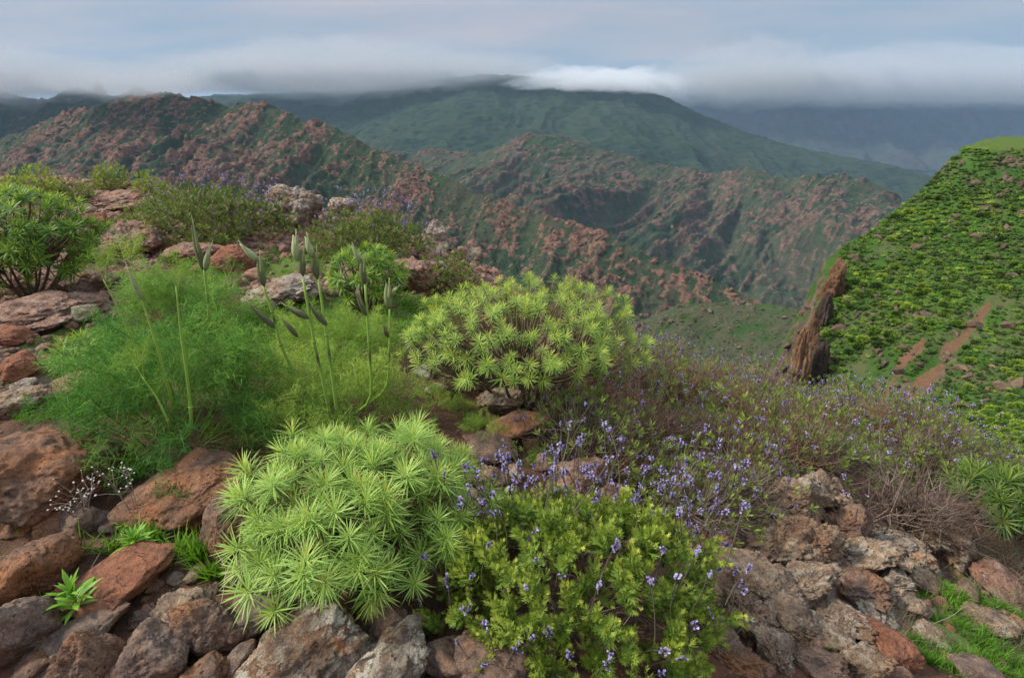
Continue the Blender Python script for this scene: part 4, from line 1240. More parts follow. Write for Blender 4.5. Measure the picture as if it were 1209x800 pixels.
def sprig_bag(seed, L=.080, pairs=6, leaf=.034, lobes=5, w=.24):
    rg = np.random.default_rng(seed)
    b = Bag()
    stem = bez((0, 0, 0), (.01 * rg.normal(), .01 * rg.normal(), L * .5), (.012 * rg.normal(), .012 * rg.normal(), L), 6)
    V, F = tube(stem, np.linspace(.0016, .0009, 6), 4, False); b.add(V, F, .3)
    T = leaf_strip(1.0, w, .12, -.2, 2, -.08, .06)
    for i in range(pairs):
        t = (i + .6) / pairs
        o = np.array([np.interp(t, np.linspace(0, 1, 6), stem[:, k]) for k in range(3)])
        for s in (0, math.pi):
            ph = i * math.pi / 2 + s + rg.normal(0, .3)
            el = math.radians(72 - 48 * t + rg.normal(0, 8))
            rad = np.array([math.cos(ph), math.sin(ph), 0]); tan = np.array([-math.sin(ph), math.cos(ph), 0])
            d = rad * math.sin(el) + np.array([0, 0, math.cos(el)])
            ll = leaf * (.65 + .5 * math.sin(math.pi * min(1, t + .15))) * rg.uniform(.8, 1.15)
            pos, dirs, ls = [], [], []
            for q in range(lobes):
                if q == 0:
                    pos.append(o); dirs.append(d); ls.append(ll)
                else:
                    f = .3 + .22 * ((q - 1) // 2)
                    sg = 1 if q % 2 else -1
                    dd = d * .75 + tan * sg * .7
                    pos.append(o + d * ll * f); dirs.append(dd / np.linalg.norm(dd)); ls.append(ll * (.5 - .1 * ((q - 1) // 2)))
            dirs = np.array(dirs)
            nr = np.cross(dirs, tan); nr /= np.linalg.norm(nr, axis=1, keepdims=True) + 1e-9
            tx = np.cross(nr, dirs)
            b.inst(T, np.array(pos), np.stack([tx, nr, dirs], -1), np.array(ls), np.full(len(ls), .35 + .5 * t + rg.normal(0, .07)))
    return b

def spike_bag(seed, L=.15, head=.028, fl=7, fs=.0070, stem_r=.0015):
    rg = np.random.default_rng(seed)
    st, fb = Bag(), Bag()
    e = np.array([.02 * rg.normal(), .02 * rg.normal(), L])
    P = bez((0, 0, 0), (.012 * rg.normal(), .012 * rg.normal(), L * .55), e, 6)
    V, F = tube(P, np.linspace(stem_r * 1.2, stem_r, 6), 4, False); st.add(V, F, np.repeat(np.linspace(.9, .35, 6), 4))
    n = 1 if rg.random() < .55 else 3
    for k in range(n):
        ax = (P[-1] - P[-2]) / np.linalg.norm(P[-1] - P[-2]) + (0 if k == 0 else 1) * rg.normal(0, .45, 3); ax /= np.linalg.norm(ax)
        h = head * (1 if k == 0 else .75)
        H = np.stack([e + ax * h * q for q in (0, .3, .7, 1)])
        V, F = tube(H, [stem_r * 1.3, .0030, .0028, .0008], 5, True); st.add(V, F, .2)
        T = (np.array([[-.5, 0, .1], [.5, 0, .1], [.35, .1, 1], [-.35, .1, 1], [0, -.5, .4], [0, .5, .4], [.1, .35, 1.1], [.1, -.35, 1.1]]), np.array([[0, 1, 2], [0, 2, 3], [4, 5, 6], [4, 6, 7]]), np.array([0, 0, .25, .25, 0, 0, .25, .25]))
        m = fl if k == 0 else fl // 2
        z = rg.uniform(.05, .95, m)
        dv = rg.normal(size=(m, 3)) + ax * .5; dv /= np.linalg.norm(dv, axis=1, keepdims=True)
        fb.inst(T, e + ax * h * z[:, None] + dv * .002, frames(dv, rg.random(m) * 6.28), fs * rg.uniform(.7, 1.3, m), rg.uniform(.25, .8, m))
    return st, fb

def twig_bag(rg, n, rx, ry, hz, r0=.0035, sub=3, out=1.0, tone=(.3, .9), sides=4, wob=.035):
    """a tangle of woody stems growing from one foot"""
    b = Bag(); tips = []
    for i in range(n):
        ph = rg.random() * 6.28
        q = math.sqrt(rg.random()) * out
        e = np.array([rx * q * math.cos(ph), ry * q * math.sin(ph), hz * math.sqrt(max(.04, 1 - .85 * q * q)) * rg.uniform(.6, 1.0)])
        s = np.array([e[0] * .10, e[1] * .10, -.02])
        C = bez(s, s + (e - s) * .5 + np.array([e[0] * .12, e[1] * .12, -.05 * hz]), e, 7)
        C[1:-1] += rg.normal(0, wob, (5, 3)) * max(rx, hz) * .9
        tone_i = rg.uniform(*tone)
        V, F = tube(C, np.linspace(r0 * rg.uniform(.7, 1.2), r0 * .28, 7), sides, False); b.add(V, F, tone_i)
        tips.append(C[-1])
        for k in range(sub):
            a = C[rg.integers(2, 6)]
            dv = rg.normal(size=3) * .6 + (e - s) / np.linalg.norm(e - s) * .8; dv /= np.linalg.norm(dv)
            l = rg.uniform(.18, .5) * max(rx, hz)
            D_ = np.stack([a, a + dv * l * .5 + rg.normal(0, .04 * l, 3), a + dv * l + np.array([0, 0, .12 * l])])
            V, F = tube(D_, [r0 * .4, r0 * .3, r0 * .16], 3, False); b.add(V, F, tone_i + rg.normal(0, .1))
            tips.append(D_[-1])
    return b, np.array(tips)

def tuft_template(seed, n=9, L=1.0, w=.24):
    rg = np.random.default_rng(seed)
    b = Bag(); T = leaf_strip(1.0, w, .15, -.25, 2, -.05, .08)
    k = np.arange(n); ph = k * GOLD; el = np.radians(15 + 70 * (k + .5) / n)
    rad = np.stack([np.cos(ph), np.sin(ph), 0 * ph], -1); tan = np.stack([-np.sin(ph), np.cos(ph), 0 * ph], -1)
    d = rad * np.sin(el)[:, None] + np.array([0, 0, 1.0]) * np.cos(el)[:, None]
    b.inst(T, np.stack([0 * el, 0 * el, .35 * (1 - k / n)], -1), np.stack([tan, np.cross(d, tan), d], -1), L * rg.uniform(.75, 1.1, n), .75 - .4 * k / n)
    return b.arrays()
TUFT = [tuft_template(s) for s in range(4)]

def shrub_meshes(seed, rx, ry, hz, ntuft, ntwig, nflow, leaf, mat, twig='twig', fill=.35, flow_len=.10, tone=(.2, .8), fscale=1.0, flow_back=0.0, sub=3):
    rg = np.random.default_rng(seed)
    tb, tips = twig_bag(rg, ntwig, rx * .95, ry * .95, hz * .9, .0046 * (.5 + max(rx, hz)), sub, 1.0, tone)
    out = {'twigs': tb.mesh('twigs', LEAF[twig])}
    if ntuft:
        P, N = dome_points(ntuft, rx, ry, hz, .02, rg, .10, .26, seed)
        ins = rg.random(ntuft) < fill
        P[ins] *= rg.uniform(.5, .92, ins.sum())[:, None]
        d = N * .55 + (0, 0, .6) + rg.normal(0, .25, (ntuft, 3))
        fb = Bag(); Rm = frames(d, rg.random(ntuft) * 6.28); which = rg.integers(0, 4, ntuft); sc = leaf * rg.uniform(.7, 1.25, ntuft)
        patch = .22 * fbm(P / max(rx, hz) * 3, 3, seed + 4) + rg.normal(0, .07, ntuft)
        for k in range(4):
            m = which == k
            if m.any(): fb.inst(TUFT[k], P[m], Rm[m], sc[m], patch[m])
        out['foliage'] = fb.mesh('foliage', LEAF[mat])
    if nflow:
        sb, fl = Bag(), Bag()
        P, N = dome_points(nflow, rx * .95, ry * .95, hz * .92, .05, rg, .08, .15, seed + 1)
        if flow_back:
            P[:, 1] = P[:, 1] * .6 + ry * flow_back
        for i in range(nflow):
            s_, f_ = spike_bag(seed * 77 + i, flow_len * rg.uniform(.6, 1.3), .026, 6, .0085 * fscale, .0014)
            d = N[i] * .35 + np.array([0, 0, .9]) + rg.normal(0, .18, 3)
            Rr = frames(d[None])[0]
            for src, dst in ((s_, sb), (f_, fl)):
                V, F, A = src.arrays(); dst.add(V @ Rr.T + P[i], F, A)
        out['flower_stems'] = sb.mesh('flower_stems', LEAF['spike'])
        out['flowers'] = fl.mesh('flowers', LEAF['petal'])
    return out

def shrub(name, label, cat, foot, meshes, group=None, rz_=0.0, scale=1.0):
    root = empty(name, tuple(foot), label, cat, group, rz_, scale)
    for k, me in meshes.items():
        tag(link(k, me, root), kind='stuff')
    return root

def shrub_at(name, label, cat, u, v, w, h, seed, dens=1.0, flow=0, leaf=.028, mat='shrub', twig='twig', **kw):
    c, rx, ry, rzz, g = box_to_ellipsoid(u, v, w, h, None, .85)
    hz = max(c[2] + rzz - g[2], .08)
    area = (rx * rx + 2 * rx * hz)
    n = int(dens * area / (leaf * leaf) * .95)
    return shrub(name, label, cat, g, shrub_meshes(seed, rx * .93, ry, hz * .93, n, int(18 + 30 * rx), flow, leaf, mat, twig, **kw))

# ---- grasses
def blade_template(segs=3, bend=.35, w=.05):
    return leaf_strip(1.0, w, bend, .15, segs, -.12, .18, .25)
def grass(label, zones, n, hgt, mat, seed, w=.05, lean=.35, cat='grass', name='grass'):
    """zones: (u, v, rx_m, ry_m, weight)"""
    rg = np.random.default_rng(seed)
    b = Bag()
    Ts = [blade_template(3, bd, w) for bd in (.15, .35, .6)]
    tw = sum(z[4] for z in zones)
    for (u, v, rx, ry, wt) in zones:
        m = int(n * wt / tw)
        g = hit(u, v)
        a = rg.random(m) * 6.28; r = np.sqrt(rg.random(m))
        r *= 1 + .35 * fbm(np.stack([np.cos(a), np.sin(a)], -1) * 1.5 + u, 3, seed)
        x = g[0] + rx * r * np.cos(a); y = g[1] + ry * r * np.sin(a)
        keep = fbm(np.stack([x, y], -1) * 7, 3, seed + 2) > -.28
        x, y = x[keep], y[keep]; k = len(x)
        # tufts: pull blades towards clump centres
        cell = max(.05, hgt * .7)
        cx = (np.floor(x / cell) + .5 + .35 * _h(np.floor(x / cell).astype(np.int32), np.floor(y / cell).astype(np.int32), np.zeros(k, np.int32), 3)) * cell
        cy_ = (np.floor(y / cell) + .5 + .35 * _h(np.floor(x / cell).astype(np.int32), np.floor(y / cell).astype(np.int32), np.ones(k, np.int32), 4)) * cell
        f = .45
        x2, y2 = x + (cx - x) * f, y + (cy_ - y) * f
        z = gz(x2, y2) - .004
        d = np.stack([(x2 - cx) / cell * .9, (y2 - cy_) / cell * .9, np.ones(k)], -1) + rg.normal(0, lean, (k, 3)) * (1, 1, .2)
        hh = hgt * rg.uniform(.45, 1.15, k) * (1 - .35 * (rg.random(k) < .3))
        sel = rg.integers(0, 3, k)
        Rm = frames(d, rg.random(k) * 6.28)
        tone = .5 + .22 * fbm(np.stack([x, y], -1) * 4, 2, seed + 9) + rg.normal(0, .12, k)
        for q in range(3):
            s = sel == q
            if s.any(): b.inst(Ts[q], np.stack([x2, y2, z], -1)[s], Rm[s], hh[s], tone[s] - .5 + .35)
    return tag(link(name, b.mesh(name, LEAF[mat])), label, cat, kind='stuff')
# ------------------------------------------------------------------ euphorbias
euphorbia('big pale green euphorbia cushion with narrow leaves above the lichened boulders', 426, 602, 296, 218, 664, 250, .135, 'eu_front', (46, .088, .0058), lo=-.6, seed=11, inner=.2, spread=84, up=.5, lump=.2, jit=.11, holes=-.52)
euphorbia('round yellow green euphorbia dome on bare branches above the tan stones', 622, 398, 272, 152, 478, 300, .13, 'eu_mid', (38, .062, .0060), lo=-.2, seed=12, inner=.14, spread=90, lump=.13, holes=-.7, nprim=18, thick=.013)
euphorbia('dark green broad-leaved euphorbia on the bank above the pink rock table', 36, 284, 150, 126, 350, 210, .16, 'eu_dark', (26, .098, .016), lo=-.75, seed=13, spread=90)
euphorbia('small fresh green euphorbia behind the fennel buds', 432, 326, 100, 80, 366, 95, .14, 'eu_dark', (24, .085, .014), lo=-.5, seed=14, spread=88)
euphorbia('glossy deep green euphorbia beside the dry twiggy bush', 1196, 590, 150, 100, 632, 46, .19, 'eu_blue', (38, .120, .011), lo=-.2, seed=15, spread=100, lump=.2, jit=.1)
euphorbia('low young euphorbia with drooping leaves in front of the fennel on the bank', 105, 415, 96, 52, 436, 34, .15, 'eu_dark', (20, .11, .014), lo=-.05, seed=16, spread=96, nprim=7)

# ------------------------------------------------------------------ fennel
fA, gA = fennel('large dark feathery fennel behind the flat-topped boulder', 205, 450, 280, 190, 520, 38, 'fennel_dark', 21)
fB, gB = fennel('pale feathery fennel with tall budded stalks behind the pale euphorbia', 385, 478, 235, 145, 505, 34, 'fennel_pale', 22)
fC, gC = fennel('yellow green fennel haze in the green carpet behind the budded stalks', 395, 400, 190, 80, 420, 34, 'fennel_pale', 23)
fD, gD = fennel('fennel clump under the broad-leaved young euphorbia with a lone budded stalk', 215, 345, 170, 80, 385, 36, 'fennel', 24)
fE, gE = fennel('fine soft fennel tuft at the foot of the round euphorbia', 515, 470, 62, 34, 480, 12, 'fennel_pale', 25)
fF, gF = fennel('fine soft fennel tuft beside the dark brown rock', 570, 510, 60, 36, 520, 12, 'fennel_pale', 26)
fennel('low mossy fennel tuft on the crumbling red rock', 250, 287, 52, 18, 292, 8, 'fennel_pale', 27)
fennel('small fennel sprout under the tilted tan stone', 545, 440, 50, 30, 450, 8, 'fennel', 28)

fennel_stalk(fA, gA, [(228, 515), (222, 450), (213, 390), (208, 338)], 2.05, .009, bare=True)
fennel_stalk(fA, gA, [(205, 478), (186, 410), (170, 360), (150, 315)], 2.1, .008, bare=True, sheaths=[(168, 355, 150, 316, 9, .6, .9)])
fennel_stalk(fA, gA, [(190, 470), (160, 410), (138, 360), (122, 330)], 2.15, .0065, bare=True)
fennel_stalk(fA, gA, [(200, 500), (186, 470), (168, 445)], 2.0, .006, bare=True)
fennel_stalk(fD, gD, [(248, 380), (245, 350), (241, 318)], 3.1, .010, buds=[(241, 320, 226, 266, 12, .25, .5), (242, 320, 247, 290, 11, .6, .9)])
fennel_stalk(fB, gB, [(332, 412), (322, 370), (311, 338)], 2.35, .008, buds=[(312, 338, 304, 302, 14, .3, .55), (306, 310, 283, 288, 12, .65, 1.0)], sheaths=[(326, 388, 294, 359, 11, .15, .35)])
fennel_stalk(fB, gB, [(390, 488), (372, 410), (358, 330)], 2.2, .008, buds=[(358, 326, 356, 292, 13, .25, .5), (351, 308, 346, 277, 15, .7, 1.0)], sheaths=[(366, 376, 335, 360, 13, .15, .35), (352, 398, 332, 376, 9, .15, .4)])
fennel_stalk(fB, gB, [(400, 500), (386, 400), (376, 328)], 2.22, .008, buds=[(375, 330, 371, 296, 12, .25, .5), (369, 305, 360, 279, 13, .7, 1.0)], sheaths=[(386, 384, 366, 360, 12, .15, .35)])
fennel_stalk(fB, gB, [(440, 476), (436, 410), (431, 334)], 2.4, .008, buds=[(431, 336, 427, 304, 13, .3, .5), (427, 312, 415, 290, 10, .65, .95)], sheaths=[(434, 374, 420, 343, 10, .2, .45)])
fennel_stalk(fB, gB, [(458, 462), (460, 410), (460, 364)], 2.5, .0065, buds=[(460, 365, 456, 334, 13, .4, .75), (461, 350, 468, 338, 8, .6, .9)], sheaths=[(458, 398, 453, 384, 8, .15, .35)])

# ------------------------------------------------------------------ foreground lavender
c, rx, ry, rzz, g = box_to_ellipsoid(682, 690, 330, 240, 735, .8)
lav = empty('lavender_bush', tuple(g), 'lavender bush with lime green leaves and violet spikes beside the pale euphorbia', 'bush')
rg = np.random.default_rng(31)
sp_me = [sprig_cluster(300 + k).mesh('leaf_sprig', LEAF['lav']) for k in range(8)]
top = c[2] + rzz - g[2]
n = 290
P, N = dome_points(n, rx * .92, ry * .95, top * .80, .0, rg, .06, .14, 5)
P[:, :2] += (c - g)[:2]
ins = rg.random(n) < .35
P[ins] *= rg.uniform(.6, .9, ins.sum())[:, None]
P[:, 2] = np.maximum(P[:, 2], gz(P[:, 0] + g[0], P[:, 1] + g[1]) - g[2] + .02)
d = N * .5 + (0, 0, .65) + rg.normal(0, .25, (n, 3))
Rm = frames(d, rg.random(n) * 6.28)
for i in range(n):
    link('leaf_sprig', sp_me[rg.integers(0, 8)], lav, M=Matrix.Translation(P[i].tolist()) @ Matrix(Rm[i].tolist()).to_4x4() @ Matrix.Scale(rg.uniform(.8, 1.3), 4))
spk = []
for k in range(8):
    s_, f_ = spike_bag(400 + k, .10 + .012 * k)
    spk.append((s_.mesh('flower_spike', LEAF['spike']), f_.mesh('florets', LEAF['petal'])))
m = 230
P2, N2 = dome_points(m, rx * 1.0, ry * 1.0, top * .80, .0, rg, .06, .12, 6)
back = rg.random(m) < .55
P2[back, 1] = np.abs(P2[back, 1]) * .75 + ry * .25
P2[back, 2] = top * rg.uniform(.35, .8, back.sum())
P2[back, 0] += rx * .12
P2[:, :2] += (c - g)[:2]
P2[:, 2] = np.maximum(P2[:, 2], gz(P2[:, 0] + g[0], P2[:, 1] + g[1]) - g[2] + .02)
d = N2 * .3 + (0, 0, .9) + rg.normal(0, .18, (m, 3))
Rm = frames(d, rg.random(m) * 6.28)
for i in range(m):
    k = int(rg.integers(0, 8))
    M = Matrix.Translation(P2[i].tolist()) @ Matrix(Rm[i].tolist()).to_4x4() @ Matrix.Scale(rg.uniform(.75, 1.2), 4)
    o = link('flower_spike', spk[k][0], lav, M=M)
    link('florets', spk[k][1], o)
tb, tips = twig_bag(rg, 60, rx * .95, ry * .95, top * .78, .0042, 4, 1.0, (.1, .75))
V, F, A = tb.arrays(); V[:, :2] += (c - g)[:2] * np.clip(V[:, 2:3] / top, 0, 1)
tag(link('twigs', mesh_np('twigs', V, F, LEAF['twig'], {'v': A}), lav), kind='stuff')

# ------------------------------------------------------------------ twiggy lavender shrubs on the slope
variants = []
for k in range(6):
    leafy = [190, 90, 60, 130, 36, 160][k]
    variants.append(shrub_meshes(700 + k, .34, .32, .30, leafy, 60, [22, 34, 20, 40, 14, 28][k], [.036, .034, .038, .030, .036, .034][k], 'lav_mid', ['twig', 'redtwig', 'redtwig', 'twig', 'redtwig', 'twig'][k], fill=.45, tone=(.2, .95), fscale=.72, flow_len=.09, sub=10))
SLOPE = [  # u, foot v, scale, variant, clue
    (700, 470, .95, 2, 'behind the round euphorbia beside the tan stones'), (690, 535, .9, 0, 'above the pale pink rock'), (745, 455, 1.0, 3, 'touching the right edge of the round euphorbia'),
    (750, 520, 1.15, 4, 'and bare reddish branches behind the pink rocks'), (800, 470, 1.05, 1, None), (830, 530, 1.2, 4, 'with a forked reddish stem above the outcrop'), (780, 580, .95, 0, 'leafy, behind the low pinkish rock'),
    (850, 595, .95, 3, 'leafy, leaning over the outcrop'), (860, 480, 1.0, 1, None), (900, 540, 1.05, 2, None), (790, 430, .95, 3, 'on the skyline beside the round euphorbia'), (850, 445, .95, 1, 'on the skyline below the low stony slope'),
    (920, 490, 1.0, 0, None), (900, 470, .9, 3, 'on the skyline left of the brown rock pillar'), (970, 505, 1.0, 1, None), (1010, 500, .95, 3, None), (960, 555, .95, 5, 'just above the tan blocks of the outcrop'), (1050, 520, 1.0, 1, None),
    (1090, 530, 1.0, 3, None), (1060, 500, .9, 0, None), (1130, 545, .95, 5, 'close to the glossy deep green euphorbia'), (1120, 570, .85, 0, 'between the dry twiggy bush and the glossy euphorbia'), (1160, 540, .9, 3, None), 
    (1195, 555, .9, 5, None), (990, 478, .85, 3, None), (735, 420, .8, 1, None), (670, 505, .75, 5, None), (860, 560, .9, 1, None), (950, 475, .85, 5, None), (1030, 560, .8, 5, None), (1100, 505, .85, 1, None), (805, 605, .75, 5, None),
    (720, 560, .8, 4, None), (910, 575, .7, 0, None), (1080, 555, .85, 5, None), (660, 470, .7, 4, None)]
rr_ = random.Random(5)
for u, v, s, k, clue in SLOPE:
    look = ['leafy green shrub with few violet flowers', 'thin-leaved shrub of reddish twigs with violet flowers', 'brown twiggy shrub with scattered leaves and violet dots', 'flowery violet shrub with grey twigs', 'almost bare shrub of reddish twigs', 'bushy green shrub sprinkled with violet'][k]
    lab = 'twiggy shrub with violet flowers ' + clue if clue else look + ' on the slope above the outcrop'
    shrub('lavender_shrub', lab, 'shrub', hit(u, v), variants[k], 'twiggy flowering shrubs on the slope', rr_.uniform(0, 6.28), s * rr_.uniform(.72, 1.3))

# dry bush over the outcrop
rg = np.random.default_rng(41)
g = hit(1068, 622)
tb, tips = twig_bag(rg, 70, .36, .30, .25, .0058, 12, 1.0, (.15, .7), wob=.11)
db = empty('dry_bush', tuple(g), 'grey leafless tangle of dry twigs on top of the rock outcrop', 'bush')
tag(link('twigs', tb.mesh('twigs', LEAF['twig']), db), kind='stuff')

# ------------------------------------------------------------------ shrubs on the upper bank
shrub_at('shrub', 'wide green shrub with violet flowers along its back on the upper bank', 'shrub', 248, 250, 168, 66, 801, 2.4, 110, .045, 'shrub', flow_back=.45, flow_len=.2, fscale=1.25)
shrub_at('shrub', 'dense flat-topped green shrub between the lichened knob and the orange lichened rock', 'shrub', 436, 276, 134, 60, 802, 2.6, 110, .040, 'shrub', flow_back=.5, flow_len=.18, fscale=1.25)
shrub_at('shrub', 'olive brown shrub behind the round euphorbia at the brink', 'shrub', 534, 326, 74, 48, 803, 1.8, 0, .036, 'shrub', twig='redtwig', sub=6)
shrub_at('shrub', 'small round lime green shrub with a brown side on the skyline', 'shrub', 130, 211, 42, 30, 804, 2.2, 0, .045, 'lime', twig='redtwig')
shrub_at('shrub', 'small bright green shrub beside the little lawn on the skyline', 'shrub', 178, 222, 36, 34, 805, 2.4, 0, .05, 'lime')
shrub_at('shrub', 'spreading lime green shrub on the skyline above the dark euphorbia', 'shrub', 40, 219, 72, 34, 806, 2.4, 0, .05, 'lime')
shrub_at('shrub', 'low grassy green shrub beside the broken pink rock crest', 'shrub', 92, 230, 46, 20, 807, 2.0, 0, .05, 'shrub')
shrub_at('shrub', 'small olive shrub at the left foot of the wide flowering shrub', 'shrub', 195, 245, 40, 30, 808, 2.0, 10, .045, 'shrub', fscale=1.6)
shrub_at('shrub', 'sparse violet flowered shrub on the skyline beside the lichened knob', 'shrub', 320, 246, 44, 30, 809, .4, 40, .035, 'shrub', fscale=1.25, flow_len=.16)
shrub_at('shrub', 'dark leafy sprigs at the left foot of the round euphorbia', 'shrub', 540, 440, 60, 52, 810, .35, 0, .04, 'lav_mid', twig='twig', sub=6)

# ------------------------------------------------------------------ grass and green carpet
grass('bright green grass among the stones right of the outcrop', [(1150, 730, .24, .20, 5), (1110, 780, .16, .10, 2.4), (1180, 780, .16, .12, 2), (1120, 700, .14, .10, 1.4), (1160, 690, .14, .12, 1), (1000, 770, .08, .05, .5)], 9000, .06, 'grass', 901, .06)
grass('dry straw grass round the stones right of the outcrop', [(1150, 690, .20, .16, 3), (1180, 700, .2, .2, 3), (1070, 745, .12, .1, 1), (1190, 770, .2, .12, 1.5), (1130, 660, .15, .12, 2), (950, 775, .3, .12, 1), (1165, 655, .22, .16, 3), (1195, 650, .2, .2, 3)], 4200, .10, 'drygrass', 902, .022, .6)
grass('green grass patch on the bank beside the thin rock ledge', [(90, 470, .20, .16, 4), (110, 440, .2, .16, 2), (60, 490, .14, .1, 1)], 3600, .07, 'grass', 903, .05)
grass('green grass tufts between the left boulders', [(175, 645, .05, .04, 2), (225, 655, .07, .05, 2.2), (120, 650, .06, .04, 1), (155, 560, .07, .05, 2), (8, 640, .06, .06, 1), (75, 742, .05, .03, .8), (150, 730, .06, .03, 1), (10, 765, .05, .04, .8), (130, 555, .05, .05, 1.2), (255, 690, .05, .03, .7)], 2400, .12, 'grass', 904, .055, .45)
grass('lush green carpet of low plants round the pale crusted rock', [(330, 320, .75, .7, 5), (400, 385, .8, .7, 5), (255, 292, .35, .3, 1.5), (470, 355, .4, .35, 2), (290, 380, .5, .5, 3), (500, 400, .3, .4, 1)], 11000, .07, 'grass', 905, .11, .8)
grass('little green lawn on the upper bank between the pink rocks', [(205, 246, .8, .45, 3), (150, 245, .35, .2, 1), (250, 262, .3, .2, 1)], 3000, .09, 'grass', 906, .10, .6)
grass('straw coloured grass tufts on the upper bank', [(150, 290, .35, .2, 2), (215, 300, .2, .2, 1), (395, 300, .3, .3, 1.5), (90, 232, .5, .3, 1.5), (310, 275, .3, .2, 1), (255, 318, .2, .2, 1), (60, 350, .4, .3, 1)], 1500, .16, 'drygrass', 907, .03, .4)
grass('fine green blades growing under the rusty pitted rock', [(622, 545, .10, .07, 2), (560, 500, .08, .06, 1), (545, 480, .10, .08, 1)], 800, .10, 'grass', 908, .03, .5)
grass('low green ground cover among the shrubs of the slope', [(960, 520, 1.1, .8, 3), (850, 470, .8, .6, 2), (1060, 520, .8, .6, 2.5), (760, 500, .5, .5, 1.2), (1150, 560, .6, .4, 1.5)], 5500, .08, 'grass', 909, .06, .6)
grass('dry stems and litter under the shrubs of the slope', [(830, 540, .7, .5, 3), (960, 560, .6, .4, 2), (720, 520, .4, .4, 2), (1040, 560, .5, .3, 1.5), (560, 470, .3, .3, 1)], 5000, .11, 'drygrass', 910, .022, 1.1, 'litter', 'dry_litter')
grass('dry stems and litter in the gaps between the boulders', [(150, 660, .35, .25, 2), (260, 680, .3, .2, 2), (950, 720, .4, .3, 2), (640, 720, .4, .3, 1.5), (480, 720, .2, .12, 1)], 1600, .06, 'drygrass', 911, .025, 1.6, 'litter', 'dry_litter')

grass('thin grass tufts scattered over the open soil of the ridge top', [(-150, 480, .9, .8, 2), (-420, 560, .8, .8, 2), (-180, 330, 1.4, 1.2, 2), (-700, 480, 1.2, 1.0, 2), (-120, 700, .5, .4, 1), (1330, 700, .5, .5, 2), (1420, 600, .8, .7, 2), (1300, 790, .4, .3, 1)], 6000, .09, 'grass', 912, .05, .6)
grass('dry grass tufts scattered over the open soil of the ridge top', [(-250, 420, 1.2, .9, 2), (-300, 640, .7, .6, 2), (-520, 330, 1.5, 1.2, 2), (1290, 640, .5, .5, 2), (1380, 780, .5, .5, 2)], 4000, .12, 'drygrass', 913, .03, .6)

# ------------------------------------------------------------------ leafy herbs, dead stalks, twigs
def herb(label, u, v, n, L, w, seed, stem=0.0, lift=.04):
    g = hit(u, v) + (0, 0, lift)
    root = empty('leafy_herb', tuple(g), label, 'herb')
    rg = np.random.default_rng(seed)
    ms = []
    for k in range(3):
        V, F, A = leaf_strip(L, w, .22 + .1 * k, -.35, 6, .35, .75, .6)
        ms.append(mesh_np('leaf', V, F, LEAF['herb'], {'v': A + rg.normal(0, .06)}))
    for i in range(n):
        el = math.radians(14 + 62 * (i + .5) / n + rg.normal(0, 6)); ph = i * GOLD
        rad = np.array([math.cos(ph), math.sin(ph), 0]); tan = np.array([-math.sin(ph), math.cos(ph), 0])
        d = rad * math.sin(el) + np.array([0, 0, math.cos(el)])
        nr = np.cross(d, tan); nr *= np.sign(nr @ rad)
        Rm = np.stack([np.cross(nr, d), nr, d], -1)
        z = stem * (1 - (i + .5) / n) if stem else 0
        link('leaf', ms[i % 3], root, M=Matrix.Translation((0, 0, z)) @ Matrix(Rm.tolist()).to_4x4() @ Matrix.Scale(rg.uniform(.65, 1.1) * (.6 + .4 * (i + 3) / n), 4))
    if stem:
        V, F = tube([(0, 0, -.01), (.003, 0, stem * .6), (0, 0, stem)], [.005, .004, .002], 6)
        link('stem', mesh_np('stem', V, F, LEAF['herb'], {'v': np.full(len(V), .6)}), root)
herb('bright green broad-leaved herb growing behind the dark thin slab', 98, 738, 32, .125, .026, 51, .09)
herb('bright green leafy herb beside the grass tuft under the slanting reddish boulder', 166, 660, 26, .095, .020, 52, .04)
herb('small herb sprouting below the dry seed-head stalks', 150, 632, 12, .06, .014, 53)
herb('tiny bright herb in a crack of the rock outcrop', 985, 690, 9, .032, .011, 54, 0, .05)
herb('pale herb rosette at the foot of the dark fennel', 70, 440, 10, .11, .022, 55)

def dead_stalks(label, u, v, n, hgt, spread, seed, path=None):
    g = hit(u, v)
    root = empty('dead_plant', tuple(g), label, 'dead plant')
    rg = np.random.default_rng(seed)
    for i in range(n):
        b, hd = Bag(), Bag()
        e = np.array([rg.normal(0, spread), rg.normal(0, spread), hgt * rg.uniform(.65, 1.05)])
        C = bez((rg.normal(0, .012), rg.normal(0, .012), -.01), e * (.3, .3, .6), e, 8)
        V, F = tube(C, np.linspace(.0026, .0011, 8), 4, False); b.add(V, F, rg.uniform(.35, .8))
        ends = [C[-1]]
        for k in range(5):
            a = C[rg.integers(4, 8)]
            q = a + np.array([rg.normal(0, .03), rg.normal(0, .03), rg.uniform(.02, .06)])
            V, F = tube(np.stack([a, (a + q) / 2 + rg.normal(0, .004, 3), q]), [.0012, .001, .0008], 3, False); b.add(V, F, .7); ends.append(q)
        V, F = ico(2)
        for q in ends:
            hd.add(V * (.0036, .0036, .0028) * rg.uniform(.7, 1.2) + q, F, rg.uniform(.2, 1))
        o = link('stalk', b.mesh('stalk', LEAF['twig']), root)
        tag(link('seed_heads', hd.mesh('seed_heads', LEAF['seed']), o), kind='stuff')
dead_stalks('dry brown plant with white seed heads in front of the flat-topped boulder', 104, 628, 9, .17, .035, 61)
dead_stalks('tall dry stalks with white seed heads before the slanting reddish boulder', 165, 622, 4, .29, .035, 62)

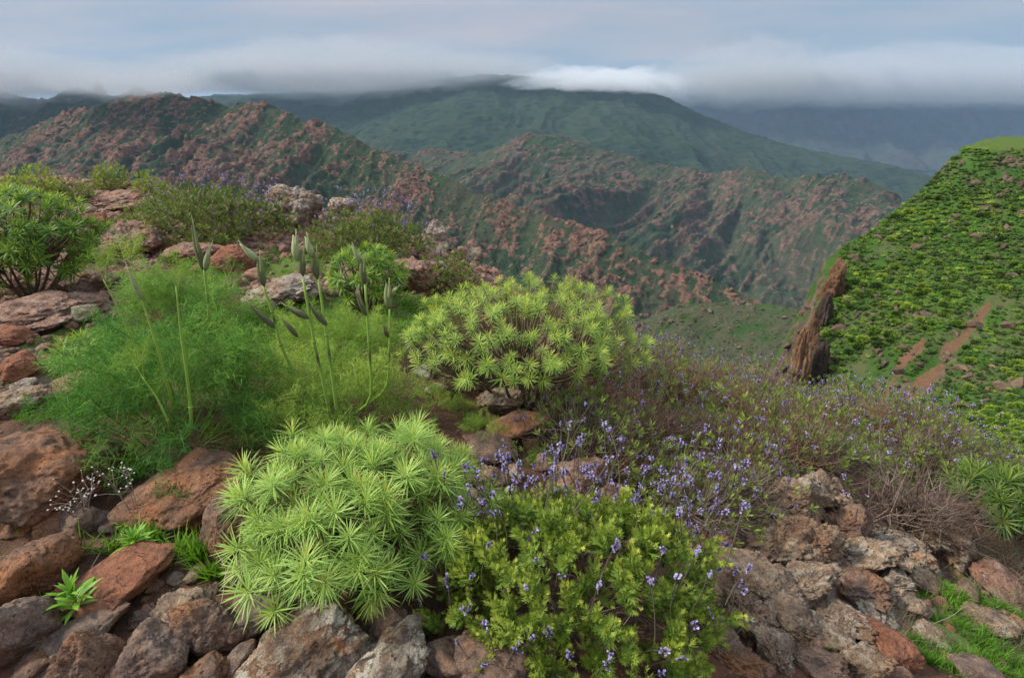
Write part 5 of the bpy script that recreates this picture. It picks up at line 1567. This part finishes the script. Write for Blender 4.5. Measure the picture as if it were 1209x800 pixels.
def twig(label, pts, r, lift=.012, tone=.9):
    P = []
    for u, v in pts:
        h = hit(u, v); P.append(h + (0, 0, lift))
    P = np.array(P); t = np.linspace(0, len(P) - 1, 12)
    C = np.stack([np.interp(t, np.arange(len(P)), P[:, k]) for k in range(3)], -1)
    V, F = tube(C, np.linspace(r, r * .45, 12), 5)
    g = C[0].copy()
    tag(link('dead_twig', mesh_np('dead_twig', V - g, F, LEAF['twig'], {'v': np.full(len(V), tone)}), loc=tuple(g)), label, 'twig')
twig('thin pale twig lying across the flat red slab', [(148, 640), (125, 658), (108, 682), (109, 716)], .0022, .03)
twig('pale dead twig standing out of the gap beside the angular boulder', [(250, 655), (272, 690), (268, 730), (262, 745)], .0022, .06)
twig('long pale twig on the soil below the outcrop', [(962, 745), (1000, 770), (1040, 790)], .002, .03)
twig('dry grey stick in the grass right of the outcrop', [(1088, 752), (1120, 738), (1135, 726)], .0018, .05)
twig('bleached stick by the ledge on the left bank', [(20, 492), (50, 489), (82, 488)], .0024, .03)

# ------------------------------------------------------------------ bushes over the hillside across the ravine
rg = np.random.default_rng(91)
N0 = 80000
bx = rg.uniform(30, 125, N0); by = rg.uniform(26, 111, N0)
bz = rz(bx, by)
rel = np.stack([bx, by, bz - CAMZ], -1)
fw = rel[:, 1] * math.cos(PITCH) - rel[:, 2] * math.sin(PITCH)
uu = PW / 2 + FPX * rel[:, 0] / fw
vv = PH / 2 - FPX * (rel[:, 1] * math.sin(PITCH) + rel[:, 2] * math.cos(PITCH)) / fw
xc = np.interp(by, _SC[:, 1], _SC[:, 0])
ok = (bx > xc + .6) & (bz < PLAT - .35) & (seg_dist(bx, by, _pA) > 1.25) & (seg_dist(bx, by, _pB) > .6)
pat = fbm(np.stack([bx, by], -1) / 5.5, 4, 95); pat2 = fbm(np.stack([bx, by], -1) / 13, 3, 97)
ok &= rg.random(N0) < np.clip(.85 + 1.1 * pat, .06, 1)
bs = (.13 + .40 * rg.random(N0) ** 2.2) * (1 + .55 * np.clip(pat2, -.7, 1.2)) * np.where(rg.random(N0) < .04, 1.45, 1.0)
order0 = np.argsort(-bs + rg.normal(0, .08, N0))
cellk, keep = {}, []
for i in order0:
    if not ok[i]: continue
    k_ = (int(bx[i] / .5), int(by[i] / .5))
    if any((k_[0] + a_, k_[1] + b_) in cellk for a_ in (-1, 0, 1) for b_ in (-1, 0, 1) if abs(a_) + abs(b_) < (2 if bs[i] > .3 else 1)): continue
    cellk[k_] = 1; keep.append(i)
keep = np.array(keep)
inview = (uu[keep] > 0) & (uu[keep] < PW) & (vv[keep] > 150) & (vv[keep] < 575)
app = bs[keep] / fw[keep] * inview
order = np.argsort(-app)
near, rest = keep[order[:300]], keep[order[300:9300]]
bush_me = []
for k in range(5):
    V, F, A = clump_template(1000 + k, 150, .48)
    bush_me.append(mesh_np('bush', V, F, LEAF['bush_far'], {'v': A}, False))
for q, i in enumerate(near):
    o = link('hillside_bush', bush_me[q % 5], loc=(bx[i], by[i], bz[i] + .1), rot=(0, 0, rg.random() * 6.28), scale=float(bs[i] * 1.15))
    tag(o, 'round green bush on the steep hillside across the ravine', 'bush', 'bushes on the hillside across the ravine')
b = Bag(); sel = rg.integers(0, 4, len(rest))
for k in range(4):
    m = rest[sel == k]
    b.inst(CLUMP[k], np.stack([bx[m], by[m], bz[m] + .08], -1), frames(np.tile([[0.05, 0.02, 1.0]], (len(m), 1)), rg.random(len(m)) * 6.28), bs[m] * 1.15, .28 * pat2[m] + .1 + rg.normal(0, .2, len(m)))
tag(link('far_bushes', b.mesh('far_bushes', LEAF['bush_far'], False)), 'mass of smaller green bushes covering the hillside across the ravine', 'bushes', kind='stuff')
# stones showing through on the hillside
b = Bag(); n = 1100
x = rg.uniform(34, 100, n); y = rg.uniform(30, 110, n)
m = (fbm(np.stack([x, y], -1) / 9, 4, 77) > .12) | ((rz(x, y) > -9) & (rz(x, y) < PLAT - .2) & (rg.random(n) < .8))
x, y = x[m], y[m]
b.inst(CRAG[1], np.stack([x, y, rz(x, y)], -1), frames(rg.normal(size=(len(x), 3)) * .3 + (0, 0, 1), rg.random(len(x)) * 6.28), .15 + .55 * rg.random(len(x)) ** 2)
tag(link('crag', b.mesh('crag', M_CLIFF2, False)), 'brown stones breaking through the green hillside', 'crag', kind='stuff')
